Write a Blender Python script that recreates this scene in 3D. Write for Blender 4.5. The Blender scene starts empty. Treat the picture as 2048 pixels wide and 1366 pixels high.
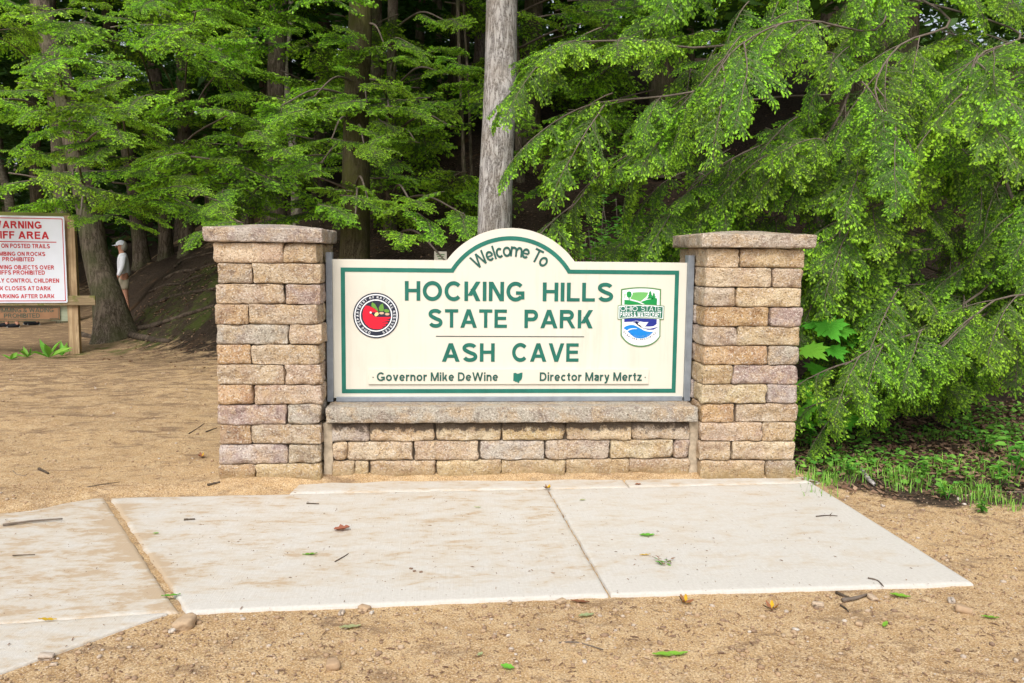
import bpy, bmesh, math, random
import numpy as np
from mathutils import Vector, Matrix, noise as mnoise

random.seed(11)
RNG = np.random.default_rng(11)
SC = bpy.context.scene
COL = SC.collection
V3 = Vector
rad = math.radians

# ------------------------------------------------------------------ camera
F = 1700.0                                   # focal length in pixels of the 2048 wide photograph
YAW, PITCH, ROLL = rad(4.38), rad(5.82), rad(0.613)
EYE = V3((0, 0, 1.5))
fw = V3((math.sin(YAW) * math.cos(PITCH), math.cos(YAW) * math.cos(PITCH), -math.sin(PITCH)))
_r = V3((math.cos(YAW), -math.sin(YAW), 0)); _u = _r.cross(fw)
rt = _r * math.cos(ROLL) + _u * math.sin(ROLL)
up = _u * math.cos(ROLL) - _r * math.sin(ROLL)
cam = bpy.data.cameras.new('camera'); camo = bpy.data.objects.new('camera', cam); COL.objects.link(camo)
cam.sensor_width = 36; cam.lens = 36 * F / 2048; cam.clip_end = 500; cam.clip_start = 0.05
m = Matrix((rt, up, -fw)).transposed().to_4x4(); m.translation = EYE
camo.matrix_world = m
SC.camera = camo

# ------------------------------------------------------------------ sky, sun, exposure
SUN_EL, SUN_AZ = rad(50), rad(196)           # high, behind the viewer and a little left; azimuth from +Y clockwise
w = bpy.data.worlds.new('World'); SC.world = w; w.use_nodes = True
wn = w.node_tree; bg = wn.nodes['Background']
sky = wn.nodes.new('ShaderNodeTexSky'); sky.sky_type = 'NISHITA'; sky.sun_disc = False
sky.sun_elevation = SUN_EL; sky.sun_rotation = SUN_AZ
sky.air_density = 1.0; sky.dust_density = 4.0; sky.ozone_density = 1.0
hs = wn.nodes.new('ShaderNodeHueSaturation'); hs.inputs['Saturation'].default_value = 0.4
wn.links.new(sky.outputs[0], hs.inputs['Color']); wn.links.new(hs.outputs[0], bg.inputs[0])
bg.inputs[1].default_value = 0.13
sd = bpy.data.lights.new('sun', 'SUN'); so = bpy.data.objects.new('sun', sd); COL.objects.link(so)
sd.energy = 1.5; sd.angle = rad(28); sd.color = (1.0, 0.975, 0.93)
sdir = V3((math.sin(SUN_AZ) * math.cos(SUN_EL), math.cos(SUN_AZ) * math.cos(SUN_EL), math.sin(SUN_EL)))
so.rotation_euler = sdir.to_track_quat('Z', 'Y').to_euler()
so.location = sdir * 60
SC.view_settings.view_transform = 'Standard'; SC.view_settings.look = 'None'
SC.view_settings.exposure = 0.62; SC.view_settings.gamma = 1.0; SC.view_settings.use_curve_mapping = False
SC.cycles.use_denoising = True
SC.cycles.max_bounces = 5; SC.cycles.diffuse_bounces = 3; SC.cycles.transmission_bounces = 3
SC.cycles.sample_clamp_indirect = 6

# ------------------------------------------------------------------ picture -> place helpers
def ray(px, py): return rt * ((px - 1024) / F) + up * ((683 - py) / F) + fw
def atZ(px, py, z=0.0): d = ray(px, py); return EYE + d * ((z - EYE.z) / d.z)
def atY(px, py, Y): d = ray(px, py); return EYE + d * (Y / d.y)
def atD(px, py, D): return EYE + ray(px, py) * D

def sstep(a, b, x):
    t = np.clip((np.asarray(x, float) - a) / (b - a), 0, 1); return t * t * (3 - 2 * t)

HX = [-60, -30, -14, -10, -8.4, -7.4, -6.6, -5.6, -4.6, -3.4, -2, 0, 4, 8, 30, 60]
HY = [46, 42, 33, 27, 21.5, 18.6, 17.6, 15.4, 13.5, 11.8, 10.6, 9.9, 9.2, 8.8, 8, 8]
def ground_z(x, y):
    x = np.asarray(x, float); y = np.asarray(y, float)
    y0 = np.interp(x, HX, HY)
    s = y - y0; sp = 0.5 * (np.sqrt(s * s + 0.5) + s)
    s2 = s - 4.5; bank = 1.7 * np.tanh(sp * .5 / 1.7) + .20 * 0.5 * (np.sqrt(s2 * s2 + 2) + s2)
    k = sstep(-3.5, 1.5, x)
    hill = bank * (1 - k) + k * 11 * np.tanh(sp * .52 / 11)
    hill = np.minimum(hill, 11)
    edge = 5.22 + .27 * sstep(-1.25, -.8, x) * sstep(2.9, 2.5, x)
    edge = edge + (.05 * np.sin(x * 3.1 + .5) * np.sin(x * 7.3) + .03 * np.sin(x * 17 + 1)) * (.25 + .75 * sstep(-.8, -1.2, x))
    near = -0.028 + 0.04 * sstep(edge, edge + .14 + .10 * sstep(-.8, -1.25, x), y + 0.08 * np.maximum(0, -2.1 - x) * 9)
    und = 0.018 * np.sin(x * 1.7 + 0.6 * y) * np.sin(y * 1.3 - 0.5 * x) * sstep(5.8, 8, y)
    und = und + 0.010 * np.sin(x * 5.1 + 1.7 * y + 1) * np.sin(y * 4.3) * sstep(2.5, 7, np.abs(x) + np.maximum(0, y - 5.6) * 2)
    dip = -0.10 * sstep(10.9, 12.6, y) * sstep(-3.0, -5.0, x)
    return hill + near + und + dip
def gz(x, y): return float(ground_z(x, y))
def atG(px, py):
    d = ray(px, py); t = 2.0
    while t < 60:
        p = EYE + d * t
        if p.z < gz(p.x, p.y): break
        t += 0.05
    lo, hi = t - 0.05, t
    for _ in range(14):
        mid = (lo + hi) / 2; p = EYE + d * mid
        if p.z < gz(p.x, p.y): hi = mid
        else: lo = mid
    return EYE + d * hi

# ------------------------------------------------------------------ object helpers
def link(name, me, parent=None, mats=(), loc=None):
    o = bpy.data.objects.new(name, me); COL.objects.link(o)
    if me is not None:
        for m_ in (mats if isinstance(mats, (list, tuple)) else [mats]):
            if m_ is not None and len(me.materials) < len(mats if isinstance(mats, (list, tuple)) else [mats]): me.materials.append(m_)
    if parent is not None: o.parent = parent
    if loc is not None: o.location = loc
    return o
def tag(o, label, cat, group=None):
    o['label'] = label; o['category'] = cat
    if group: o['group'] = group
    return o
def thing(name, label, cat, loc=(0, 0, 0), rz=0, group=None):
    o = bpy.data.objects.new(name, None); COL.objects.link(o); o.location = loc; o.rotation_euler = (0, 0, rz)
    o.empty_display_size = 0.1
    return tag(o, label, cat, group)
def mesh(name, V, Fs, smooth=False, mi=None, attr=None):
    """V (n,3), Fs: list of tuples or (m,k) array"""
    me = bpy.data.meshes.new(name)
    V = np.asarray(V, np.float32)
    if isinstance(Fs, np.ndarray):
        k = Fs.shape[1]; n = len(Fs)
        me.vertices.add(len(V)); me.vertices.foreach_set('co', V.ravel())
        me.loops.add(n * k); me.loops.foreach_set('vertex_index', Fs.astype(np.int32).ravel())
        me.polygons.add(n); me.polygons.foreach_set('loop_start', np.arange(n, dtype=np.int32) * k)
        me.polygons.foreach_set('loop_total', np.full(n, k, np.int32))
    else:
        me.from_pydata([tuple(map(float, v)) for v in V], [], [tuple(map(int, f)) for f in Fs])
    if mi is not None: me.polygons.foreach_set('material_index', np.asarray(mi, np.int32))
    if smooth: me.polygons.foreach_set('use_smooth', np.ones(len(me.polygons), bool))
    if attr is not None:
        for nm, arr in attr.items():
            a = me.attributes.new(nm, 'FLOAT', 'POINT'); a.data.foreach_set('value', np.asarray(arr, np.float32))
    me.update(calc_edges=True); me.validate()
    return me
def box(x0, x1, y0, y1, z0, z1, bev=0.0):
    bm = bmesh.new(); bmesh.ops.create_cube(bm, size=1)
    for v in bm.verts: v.co = V3(((x0 + x1) / 2 + v.co.x * (x1 - x0), (y0 + y1) / 2 + v.co.y * (y1 - y0), (z0 + z1) / 2 + v.co.z * (z1 - z0)))
    if bev: bmesh.ops.bevel(bm, geom=bm.edges[:], offset=bev, segments=2, affect='EDGES', profile=.6)
    me = bpy.data.meshes.new('box'); bm.to_mesh(me); bm.free(); return me
def prism(pts, y0, y1):
    """polygon in x,z extruded in y from y0 (front) to y1"""
    n = len(pts)
    area = sum(pts[i][0] * pts[(i + 1) % n][1] - pts[(i + 1) % n][0] * pts[i][1] for i in range(n))
    if area < 0: pts = pts[::-1]
    V = [(p[0], y0, p[1]) for p in pts] + [(p[0], y1, p[1]) for p in pts]
    Fs = [tuple(range(n)), tuple(range(2 * n - 1, n - 1, -1))]
    Fs += [((i + 1) % n, i, i + n, (i + 1) % n + n) for i in range(n)]
    return mesh('prism', V, Fs)
def ringprism(outer, inner, y0, y1):
    n = len(outer)
    V = [(p[0], y0, p[1]) for p in outer] + [(p[0], y0, p[1]) for p in inner] + [(p[0], y1, p[1]) for p in outer] + [(p[0], y1, p[1]) for p in inner]
    Fs = []
    for i in range(n):
        j = (i + 1) % n
        Fs += [(i, j, n + j, n + i), (j, i, 2 * n + i, 2 * n + j), (n + i, n + j, 3 * n + j, 3 * n + i)]
    return mesh('ring', V, Fs)
def circ(cx, cz, r, n=48, a0=0): return [(cx + r * math.cos(a0 + 2 * math.pi * i / n), cz + r * math.sin(a0 + 2 * math.pi * i / n)) for i in range(n)]
def tube(pts, rads, sides=8, cap=True, wob=0, seed=0):
    pts = [V3(p) for p in pts]; V = []; Fs = []
    n = len(pts); prev = None
    for i, p in enumerate(pts):
        t = (pts[min(i + 1, n - 1)] - pts[max(i - 1, 0)]).normalized()
        a = V3((0, 0, 1)) if abs(t.z) < .9 else V3((1, 0, 0))
        if prev is not None: a = prev
        x = (a - t * a.dot(t)).normalized(); prev = x; y = t.cross(x)
        for k in range(sides):
            an = 2 * math.pi * k / sides
            rr = rads[i] * (1 + wob * mnoise.noise(V3((math.cos(an) * 1.5 + seed, math.sin(an) * 1.5, i * .7))))
            V.append(p + (x * math.cos(an) + y * math.sin(an)) * rr)
    for i in range(n - 1):
        for k in range(sides):
            a = i * sides + k; b = i * sides + (k + 1) % sides
            Fs.append((a, b, b + sides, a + sides))
    if cap: Fs += [tuple(range(sides))[::-1], tuple(range((n - 1) * sides, n * sides))]
    return mesh('tube', V, Fs, smooth=True)
def smooth_path(pts, n):
    """catmull-rom through (x,y,z,r)"""
    P = np.array(pts, float); P = np.vstack([2 * P[0] - P[1], P, 2 * P[-1] - P[-2]]); out = []
    m_ = len(P) - 3
    for k in range(n + 1):
        t = k / n * m_; i = min(int(t), m_ - 1); f = t - i
        a, b, c, d = P[i:i + 4]
        out.append(.5 * ((2 * b) + (-a + c) * f + (2 * a - 5 * b + 4 * c - d) * f * f + (-a + 3 * b - 3 * c + d) * f ** 3))
    return np.array(out)

# ------------------------------------------------------------------ material helpers
def nd(nt, typ, props=None, **inp):
    n = nt.nodes.new('ShaderNode' + typ)
    for k, v in (props or {}).items(): setattr(n, k, v)
    for k, v in inp.items():
        s = n.inputs[int(k[1:])] if k[0] == '_' else n.inputs[k.replace('__', ' ')]
        if isinstance(v, bpy.types.NodeSocket): nt.links.new(v, s)
        elif isinstance(v, bpy.types.Node): nt.links.new(v.outputs[0], s)
        else: s.default_value = (*v, 1) if (isinstance(v, tuple) and len(v) == 3 and s.type == 'RGBA') else v
    return n
def newmat(name, rough=.8, spec=.3):
    m_ = bpy.data.materials.new(name); m_.use_nodes = True; nt = m_.node_tree; b = nt.nodes['Principled BSDF']
    b.inputs['Roughness'].default_value = rough; b.inputs['Specular IOR Level'].default_value = spec
    return m_, nt, b
def noise(nt, co, scale, detail=4, rough=.55, dist=0):
    return nd(nt, 'TexNoise', Vector=co, Scale=scale, Detail=detail, Roughness=rough, Distortion=dist).outputs[0]
def ramp(nt, fac, *stops):
    n = nt.nodes.new('ShaderNodeValToRGB'); nt.links.new(fac, n.inputs[0]); e = n.color_ramp.elements
    while len(e) < len(stops): e.new(.5)
    for i, (p, c) in enumerate(stops):
        e[i].position = p; e[i].color = (c, c, c, 1) if not isinstance(c, tuple) else (*c, 1)
    return n.outputs[0]
def mix(nt, fac, a, b, mode='MIX'):
    n = nt.nodes.new('ShaderNodeMix'); n.data_type = 'RGBA'; n.blend_type = mode
    for s, v in ((n.inputs[0], fac), (n.inputs[6], a), (n.inputs[7], b)):
        if isinstance(v, bpy.types.NodeSocket): nt.links.new(v, s)
        else: s.default_value = (*v, 1) if isinstance(v, tuple) else v
    return n.outputs[2]
def math_(nt, op, a, b=0.0, clamp=False):
    n = nt.nodes.new('ShaderNodeMath'); n.operation = op; n.use_clamp = clamp
    for s, v in zip(n.inputs, (a, b)):
        if isinstance(v, bpy.types.NodeSocket): nt.links.new(v, s)
        else: s.default_value = v
    return n.outputs[0]
def bump(nt, b, h, strength=.4, dist=.01):
    n = nd(nt, 'Bump', Strength=strength, Distance=dist, Height=h); nt.links.new(n.outputs[0], b.inputs['Normal'])
def setc(nt, b, c):
    if isinstance(c, bpy.types.NodeSocket): nt.links.new(c, b.inputs['Base Color'])
    else: b.inputs['Base Color'].default_value = (*c, 1)
def objco(nt): return nd(nt, 'TexCoord').outputs['Object']
def wpos(nt): return nd(nt, 'NewGeometry').outputs['Position']
def vmap(nt, co, sc): return nd(nt, 'Mapping', Vector=co, Scale=sc).outputs[0]
def paint(name, c, rough=.5, spec=.35, var=.06, sc=9):
    m_, nt, b = newmat(name, rough, spec); co = wpos(nt)
    n = noise(nt, co, sc, 5)
    c2 = tuple(x * (1 - 2.2 * var) for x in c)
    setc(nt, b, mix(nt, ramp(nt, n, (.35, 0), (.75, 1)), c, c2)); return m_

MAT = {}
def build_materials():
    # ground: sand with needle debris, leaf mould in the wood
    m_, nt, b = newmat('sandy_soil', .95, .1); co = wpos(nt)
    n1 = noise(nt, co, .8, 5, .68); n2 = noise(nt, co, 14, 4, .7); n3 = noise(nt, vmap(nt, co, (3.2, 5.5, 3.2)), 1.0, 6, .74, .5)
    n4 = noise(nt, co, 120, 2, .8); n5 = noise(nt, co, 55, 4, .7)
    c = mix(nt, ramp(nt, n1, (.40, 0), (.60, 1)), (.48, .315, .150), (.37, .235, .11))
    c = mix(nt, ramp(nt, n2, (.45, 0), (.72, 1)), c, (.56, .41, .235))
    c = mix(nt, ramp(nt, n5, (.55, 0), (.64, .55)), c, (.26, .16, .085))
    c = mix(nt, ramp(nt, n4, (.55, 0), (.61, .85)), c, (.62, .49, .34))
    c = mix(nt, ramp(nt, n4, (.37, .9), (.45, 0)), c, (.17, .12, .085))
    sep = nd(nt, 'SeparateXYZ', Vector=co)
    # debris thickens away from the walked path
    far = nd(nt, 'MapRange', Value=sep.outputs[1], _1=5.6, _2=13.0).outputs[0]
    deb = math_(nt, 'ADD', n3, math_(nt, 'MULTIPLY', far, .15))
    c = mix(nt, ramp(nt, deb, (.53, 0), (.66, .75)), c, (.17, .11, .07))
    at = nd(nt, 'Attribute', {'attribute_name': 'litter'}).outputs[2]
    lm = ramp(nt, math_(nt, 'ADD', at, math_(nt, 'MULTIPLY', math_(nt, 'SUBTRACT', n3, .5), 1.1)), (.42, 0), (.58, 1))
    n6 = noise(nt, co, 26, 5, .75); n7 = noise(nt, co, 1.3, 4)
    lit = mix(nt, ramp(nt, n6, (.4, 0), (.62, 1)), (.028, .021, .015), (.085, .06, .042))
    lit = mix(nt, ramp(nt, n6, (.66, 0), (.72, .8)), lit, (.22, .15, .10))
    lit = mix(nt, ramp(nt, n7, (.60, 0), (.70, .5)), lit, (.15, .085, .045))
    c = mix(nt, lm, c, lit)
    ms = nd(nt, 'Attribute', {'attribute_name': 'moss'}).outputs[2]
    mm = ramp(nt, math_(nt, 'MULTIPLY', ms, noise(nt, co, 3.2, 5, .7)), (.47, 0), (.60, .7))
    c = mix(nt, mm, c, (.075, .10, .02))
    setc(nt, b, c)
    h = math_(nt, 'ADD', math_(nt, 'MULTIPLY', n2, .6), math_(nt, 'ADD', math_(nt, 'MULTIPLY', n5, .35), math_(nt, 'MULTIPLY', n4, .12)))
    bump(nt, b, h, .6, .025); MAT['soil'] = m_
    # concrete
    m_, nt, b = newmat('concrete', .9, .2); co = wpos(nt)
    d = nd(nt, 'Attribute', {'attribute_name': 'dirt'}).outputs[2]
    n1 = noise(nt, vmap(nt, co, (4.5, 9.0, 4)), 1, 5, .62, .35); n2 = noise(nt, co, 60, 4, .7); n3 = noise(nt, vmap(nt, co, (14, 30, 14)), 1, 5, .7)
    n4 = noise(nt, co, 240, 2, .6)
    c = mix(nt, ramp(nt, n2, (.35, 0), (.7, 1)), (.515, .485, .435), (.58, .555, .51))
    k = math_(nt, 'ADD', math_(nt, 'ADD', n1, math_(nt, 'MULTIPLY', math_(nt, 'SUBTRACT', n3, .5), .65)), math_(nt, 'MULTIPLY', math_(nt, 'SUBTRACT', d, .5), .42))
    c = mix(nt, ramp(nt, k, (.42, 0), (.60, .55)), c, (.50, .425, .325))
    c = mix(nt, ramp(nt, k, (.60, 0), (.74, .75)), c, (.42, .30, .18))
    c = mix(nt, ramp(nt, n4, (.68, 0), (.74, .55)), c, (.34, .25, .17))
    br = noise(nt, vmap(nt, co, (220, 5, 5)), 1, 2, .5); c = mix(nt, ramp(nt, br, (.35, .12), (.6, 0)), c, (.36, .32, .27)); setc(nt, b, c); bump(nt, b, math_(nt, 'ADD', math_(nt, 'ADD', n2, br), math_(nt, 'MULTIPLY', n4, .4)), .3, .006); MAT['concrete'] = m_
    # tumbled wall stone, tinted by the object's own colour
    m_, nt, b = newmat('tumbled_stone', .92, .15); co = wpos(nt)
    oi = nd(nt, 'ObjectInfo'); oc = oi.outputs['Color']; rn = oi.outputs['Random']
    off = nd(nt, 'CombineXYZ', X=math_(nt, 'MULTIPLY', rn, 31.0), Y=math_(nt, 'MULTIPLY', rn, 17.0))
    cv = nd(nt, 'VectorMath', {'operation': 'ADD'}, _0=co, _1=off.outputs[0]).outputs[0]
    a1 = noise(nt, cv, 5.5, 4, .6, .4); a2 = noise(nt, cv, 22, 5, .72); a3 = noise(nt, cv, 85, 2, .75); a4 = noise(nt, cv, 9, 5, .65, .3)
    c = mix(nt, ramp(nt, a1, (.44, 0), (.58, .95)), oc, mix(nt, 1.0, oc, (.70, .62, .62), 'MULTIPLY'))
    c = mix(nt, ramp(nt, a4, (.47, 0), (.60, .85)), c, mix(nt, .6, oc, (.50, .31, .13)))
    c = mix(nt, ramp(nt, a2, (.42, 0), (.70, .55)), c, mix(nt, .6, oc, (.62, .53, .42)))
    c = mix(nt, ramp(nt, a2, (.34, .75), (.46, 0)), c, mix(nt, 1.0, oc, (.42, .37, .36), 'MULTIPLY'))
    c = mix(nt, ramp(nt, a3, (.56, 0), (.66, .85)), c, (.70, .64, .56))
    c = mix(nt, ramp(nt, a3, (.33, .8), (.43, 0)), c, mix(nt, 1.0, oc, (.35, .31, .31), 'MULTIPLY'))
    st = nd(nt, 'Attribute', {'attribute_name': 'stain'}).outputs[2]
    sm = ramp(nt, math_(nt, 'ADD', st, math_(nt, 'MULTIPLY', math_(nt, 'SUBTRACT', a2, .5), 3.0)), (.35, 0), (.75, .9))
    c = mix(nt, sm, c, (.075, .055, .042))
    soil = nd(nt, 'Attribute', {'attribute_name': 'splash'}).outputs[2]
    s2 = ramp(nt, math_(nt, 'ADD', soil, math_(nt, 'MULTIPLY', math_(nt, 'SUBTRACT', a2, .5), .8)), (.30, 0), (.70, .8))
    c = mix(nt, s2, c, (.34, .235, .105))
    setc(nt, b, c)
    bump(nt, b, math_(nt, 'ADD', math_(nt, 'MULTIPLY', a2, .8), math_(nt, 'MULTIPLY', a3, .45)), 1.0, .030); MAT['stone'] = m_
    # grout
    MAT['grout'] = paint('grout', (.50, .41, .30), .95, .1, .2, 30)
    MAT['core'] = paint('grout_core', (.15, .12, .09), .95, .1, .1)  # dark grout filling behind the stone blocks
    # sign paints
    MAT['cream'] = paint('cream_panel', (.70, .665, .57), .45, .3, .04, 2.0)
    nt = MAT['cream'].node_tree; bb = nt.nodes['Principled BSDF']; src = bb.inputs['Base Color'].links[0].from_socket; co = wpos(nt)
    g1 = noise(nt, vmap(nt, co, (16, 16, 1.1)), 1, 5, .65); g2 = noise(nt, co, 75, 2, .6); g3 = noise(nt, co, 1.4, 3)
    cc = mix(nt, ramp(nt, math_(nt, 'MULTIPLY', g1, math_(nt, 'ADD', g3, .45)), (.50, 0), (.72, .30)), src, (.47, .44, .34)); cc = mix(nt, ramp(nt, g2, (.74, 0), (.78, .4)), cc, (.35, .31, .24)); setc(nt, bb, cc)
    MAT['plaque'] = paint('plaque_cream', (.70, .655, .55), .45, .3, .02, 4)
    MAT['green'] = paint('sign_green', (.018, .17, .125), .5, .3, .12, 12)
    MAT['letter'] = paint('lettering_green', (.016, .15, .11), .5, .3, .12, 14)
    MAT['letter2'] = paint('lettering_dark_green', (.028, .11, .088), .55, .25, .15, 30)
    MAT['line'] = paint('thin_line', (.06, .075, .07), .6)
    MAT['galv'] = paint('galvanised_steel', (.30, .335, .38), .5, .5, .12, 16); 
    MAT['galv'].node_tree.nodes['Principled BSDF'].inputs['Metallic'].default_value = .35
    MAT['white'] = paint('enamel_white', (.82, .84, .86), .35, .4, .02)
    MAT['navy'] = paint('navy_print', (.02, .025, .045), .5)
    MAT['redp'] = paint('red_print', (.72, .012, .035), .5, .3, .03)
    MAT['leafp'] = paint('leaf_green_print', (.13, .30, .045), .5)
    MAT['beak'] = paint('beak_yellow_print', (.80, .70, .30), .5)
    MAT['nut'] = paint('nut_print', (.66, .42, .29), .5)
    MAT['kelly'] = paint('kelly_green_print', (.006, .27, .06), .5)
    MAT['lime'] = paint('light_green_print', (.16, .47, .13), .5)
    MAT['deepg'] = paint('banner_green_print', (.022, .16, .10), .5)
    MAT['rimg'] = paint('rim_green_print', (.115, .25, .095), .5)
    MAT['blue1'] = paint('royal_blue_print', (.015, .028, .26), .5)
    MAT['blue2'] = paint('sky_blue_print', (.004, .22, .66), .5)
    MAT['greyp'] = paint('grey_print', (.45, .50, .56), .5)
    MAT['signwhite'] = paint('warning_white', (.72, .76, .84), .4, .4, .02)
    MAT['signred'] = paint('warning_red', (.52, .01, .02), .45)
    MAT['brownsign'] = paint('brown_board', (.30, .165, .09), .7, .2, .08)
    MAT['browntext'] = paint('brown_board_text', (.065, .085, .06), .7)
    # timber
    def timber(name, c1, c2, moss=0):
        m_, nt, b = newmat(name, .85, .2); co = objco(nt)
        g = noise(nt, vmap(nt, co, (26, 26, 1.6)), 1, 5, .6, 1.4); n = noise(nt, co, 4, 4)
        c = mix(nt, ramp(nt, g, (.38, 0), (.62, 1)), c1, c2)
        c = mix(nt, ramp(nt, n, (.4, 0), (.7, .5)), c, tuple(x * .6 for x in c1))
        if moss: c = mix(nt, ramp(nt, noise(nt, co, 7, 5, .6), (.5 - moss, 0), (.62 - moss, .85)), c, (.13, .15, .03))
        setc(nt, b, c); bump(nt, b, g, .5, .004); return m_
    MAT['post'] = timber('weathered_post', (.31, .205, .115), (.52, .385, .23))
    MAT['beam'] = timber('weathered_beam', (.26, .19, .11), (.40, .31, .18), .02)
    MAT['mossbeam'] = timber('mossy_beam', (.16, .13, .06), (.24, .20, .10), .16)
    MAT['plank'] = timber('grey_green_plank', (.30, .34, .24), (.44, .46, .34))
    # bark
    def bark(name, dark, light, sc=(14, 14, 1.7), moss=None, bd=.03, st=.9):
        m_, nt, b = newmat(name, .95, .1); co = objco(nt)
        g = noise(nt, vmap(nt, co, sc), 1, 6, .62, .5); n = noise(nt, co, 3, 4); f = noise(nt, co, 70, 3, .7)
        rg = math_(nt, 'ABSOLUTE', math_(nt, 'SUBTRACT', g, .5))
        c = mix(nt, ramp(nt, rg, (.01, 0), (.09, 1)), dark, light)
        c = mix(nt, ramp(nt, f, (.4, 0), (.7, .5)), c, tuple(min(1, x * 1.35) for x in light))
        c = mix(nt, ramp(nt, n, (.5, 0), (.75, .5)), c, tuple(x * .75 for x in light))
        if moss: c = mix(nt, ramp(nt, noise(nt, co, 2.2, 5, .65), (.42, 0), (.60, moss[3])), c, moss[:3])
        setc(nt, b, c); bump(nt, b, math_(nt, 'ADD', rg, math_(nt, 'MULTIPLY', f, .15)), st, bd); return m_
    MAT['ash'] = bark('ash_bark', (.085, .075, .068), (.47, .445, .42), (26, 26, 4.2), (.20, .15, .09, .35), .035)
    MAT['hemlock'] = bark('hemlock_bark', (.045, .035, .026), (.18, .145, .11), (16, 16, 2.5), (.07, .085, .03, .55))
    MAT['mossbark'] = bark('mossy_bark', (.035, .027, .015), (.10, .085, .05), (16, 16, 2.5), (.075, .075, .022, .8))
    MAT['pale'] = bark('pale_bark', (.14, .12, .09), (.34, .31, .24), (5, 5, 14), None, .01, .4)
    m_, nt, b = newmat('twig_wood', .85, .2); n = noise(nt, objco(nt), 25, 3)
    setc(nt, b, mix(nt, n, (.08, .06, .045), (.22, .18, .145))); MAT['twig'] = m_
    m_, nt, b = newmat('root_bark', .95, .1); n = noise(nt, objco(nt), 9, 5, .7); 
    setc(nt, b, mix(nt, ramp(nt, n, (.4, 0), (.65, 1)), (.05, .038, .028), (.15, .115, .085))); bump(nt, b, noise(nt, objco(nt), 40, 4), .6, .01); MAT['root'] = m_
    # foliage
    def leafmat(name, old, new, trans=.35, rough=.5, attr=True, hue=.03, spec=.3):
        m_ = bpy.data.materials.new(name); m_.use_nodes = True; nt = m_.node_tree; b = nt.nodes['Principled BSDF']
        b.inputs['Roughness'].default_value = rough; b.inputs['Specular IOR Level'].default_value = spec
        oi = nd(nt, 'ObjectInfo').outputs['Random']
        n = noise(nt, wpos(nt), 2.2, 3)
        if attr:
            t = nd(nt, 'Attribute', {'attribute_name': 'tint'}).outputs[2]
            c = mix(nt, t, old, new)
        else: c = mix(nt, n, old, new)
        hsv = nd(nt, 'HueSaturation', Color=c, Hue=nd(nt, 'MapRange', Value=oi, _3=.5 - hue * .5, _4=.5 + hue * .5).outputs[0],
                 Value=nd(nt, 'MapRange', Value=n, _1=.3, _2=.7, _3=.75, _4=1.25).outputs[0])
        nt.links.new(hsv.outputs[0], b.inputs['Base Color'])
        tr = nd(nt, 'BsdfTranslucent', Color=mix(nt, 1.0, hsv.outputs[0], (1.0, 1.0, .55), 'MULTIPLY'))
        ms = nd(nt, 'MixShader', _0=trans); nt.links.new(b.outputs[0], ms.inputs[1]); nt.links.new(tr.outputs[0], ms.inputs[2])
        nt.links.new(ms.outputs[0], nt.nodes['Material Output'].inputs[0]); return m_
    MAT['needle'] = leafmat('hemlock_needles', (.085, .205, .044), (.52, .84, .08), .44, hue=.020)
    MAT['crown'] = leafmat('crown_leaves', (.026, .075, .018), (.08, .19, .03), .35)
    MAT['maple'] = leafmat('maple_leaf', (.10, .38, .03), (.18, .50, .05), .45, .7, False, spec=.12)
    MAT['herb'] = leafmat('herb_leaf', (.10, .33, .045), (.27, .56, .08), .4, .6)
    MAT['grass'] = leafmat('grass_blade', (.18, .42, .05), (.38, .64, .11), .4, .5)
    MAT['dry'] = leafmat('dry_leaf', (.15, .085, .05), (.42, .28, .18), .15, .8)
    MAT['gleaf'] = leafmat('fallen_green_leaf', (.16, .42, .04), (.22, .50, .06), .3, .45, False)
    MAT['paleleaf'] = leafmat('fallen_pale_leaf', (.36, .42, .20), (.48, .52, .28), .3, .6, False)
    MAT['yleaf'] = leafmat('fallen_yellow_leaf', (.60, .33, .03), (.70, .48, .04), .3, .5, False)
    MAT['bleaf'] = leafmat('fallen_brown_leaf', (.22, .09, .04), (.32, .14, .07), .15, .7, False)
    # pebbles
    m_, nt, b = newmat('pebble', .85, .25); oi = nd(nt, 'Attribute', {'attribute_name': 'tint'}).outputs[2]
    c = ramp(nt, oi, (0, (.20, .13, .09)), (.35, (.40, .27, .16)), (.6, (.46, .34, .22)), (.85, (.48, .41, .34)), (1, (.62, .57, .5)))
    setc(nt, b, mix(nt, ramp(nt, noise(nt, wpos(nt), 90, 3), (.35, 0), (.7, .5)), c, (.30, .21, .14))); MAT['pebble'] = m_
    for k, c in dict(skin=(.52, .27, .18), shirt=(.84, .86, .92), shorts=(.42, .37, .27), cap=(.80, .83, .90), hair=(.42, .40, .34), black=(.012, .013, .016),
                     darknavy=(.025, .028, .05), charcoal=(.03, .03, .034), plum=(.06, .045, .09), sole=(.30, .30, .28), red=(.25, .03, .03)).items():
        MAT[k] = paint('cloth_' + k, c, .8, .2, .05, 14)
    MAT['cone'] = paint('cone_yellow', (.62, .36, .02), .7, .2, .2, 60)
build_materials()

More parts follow.
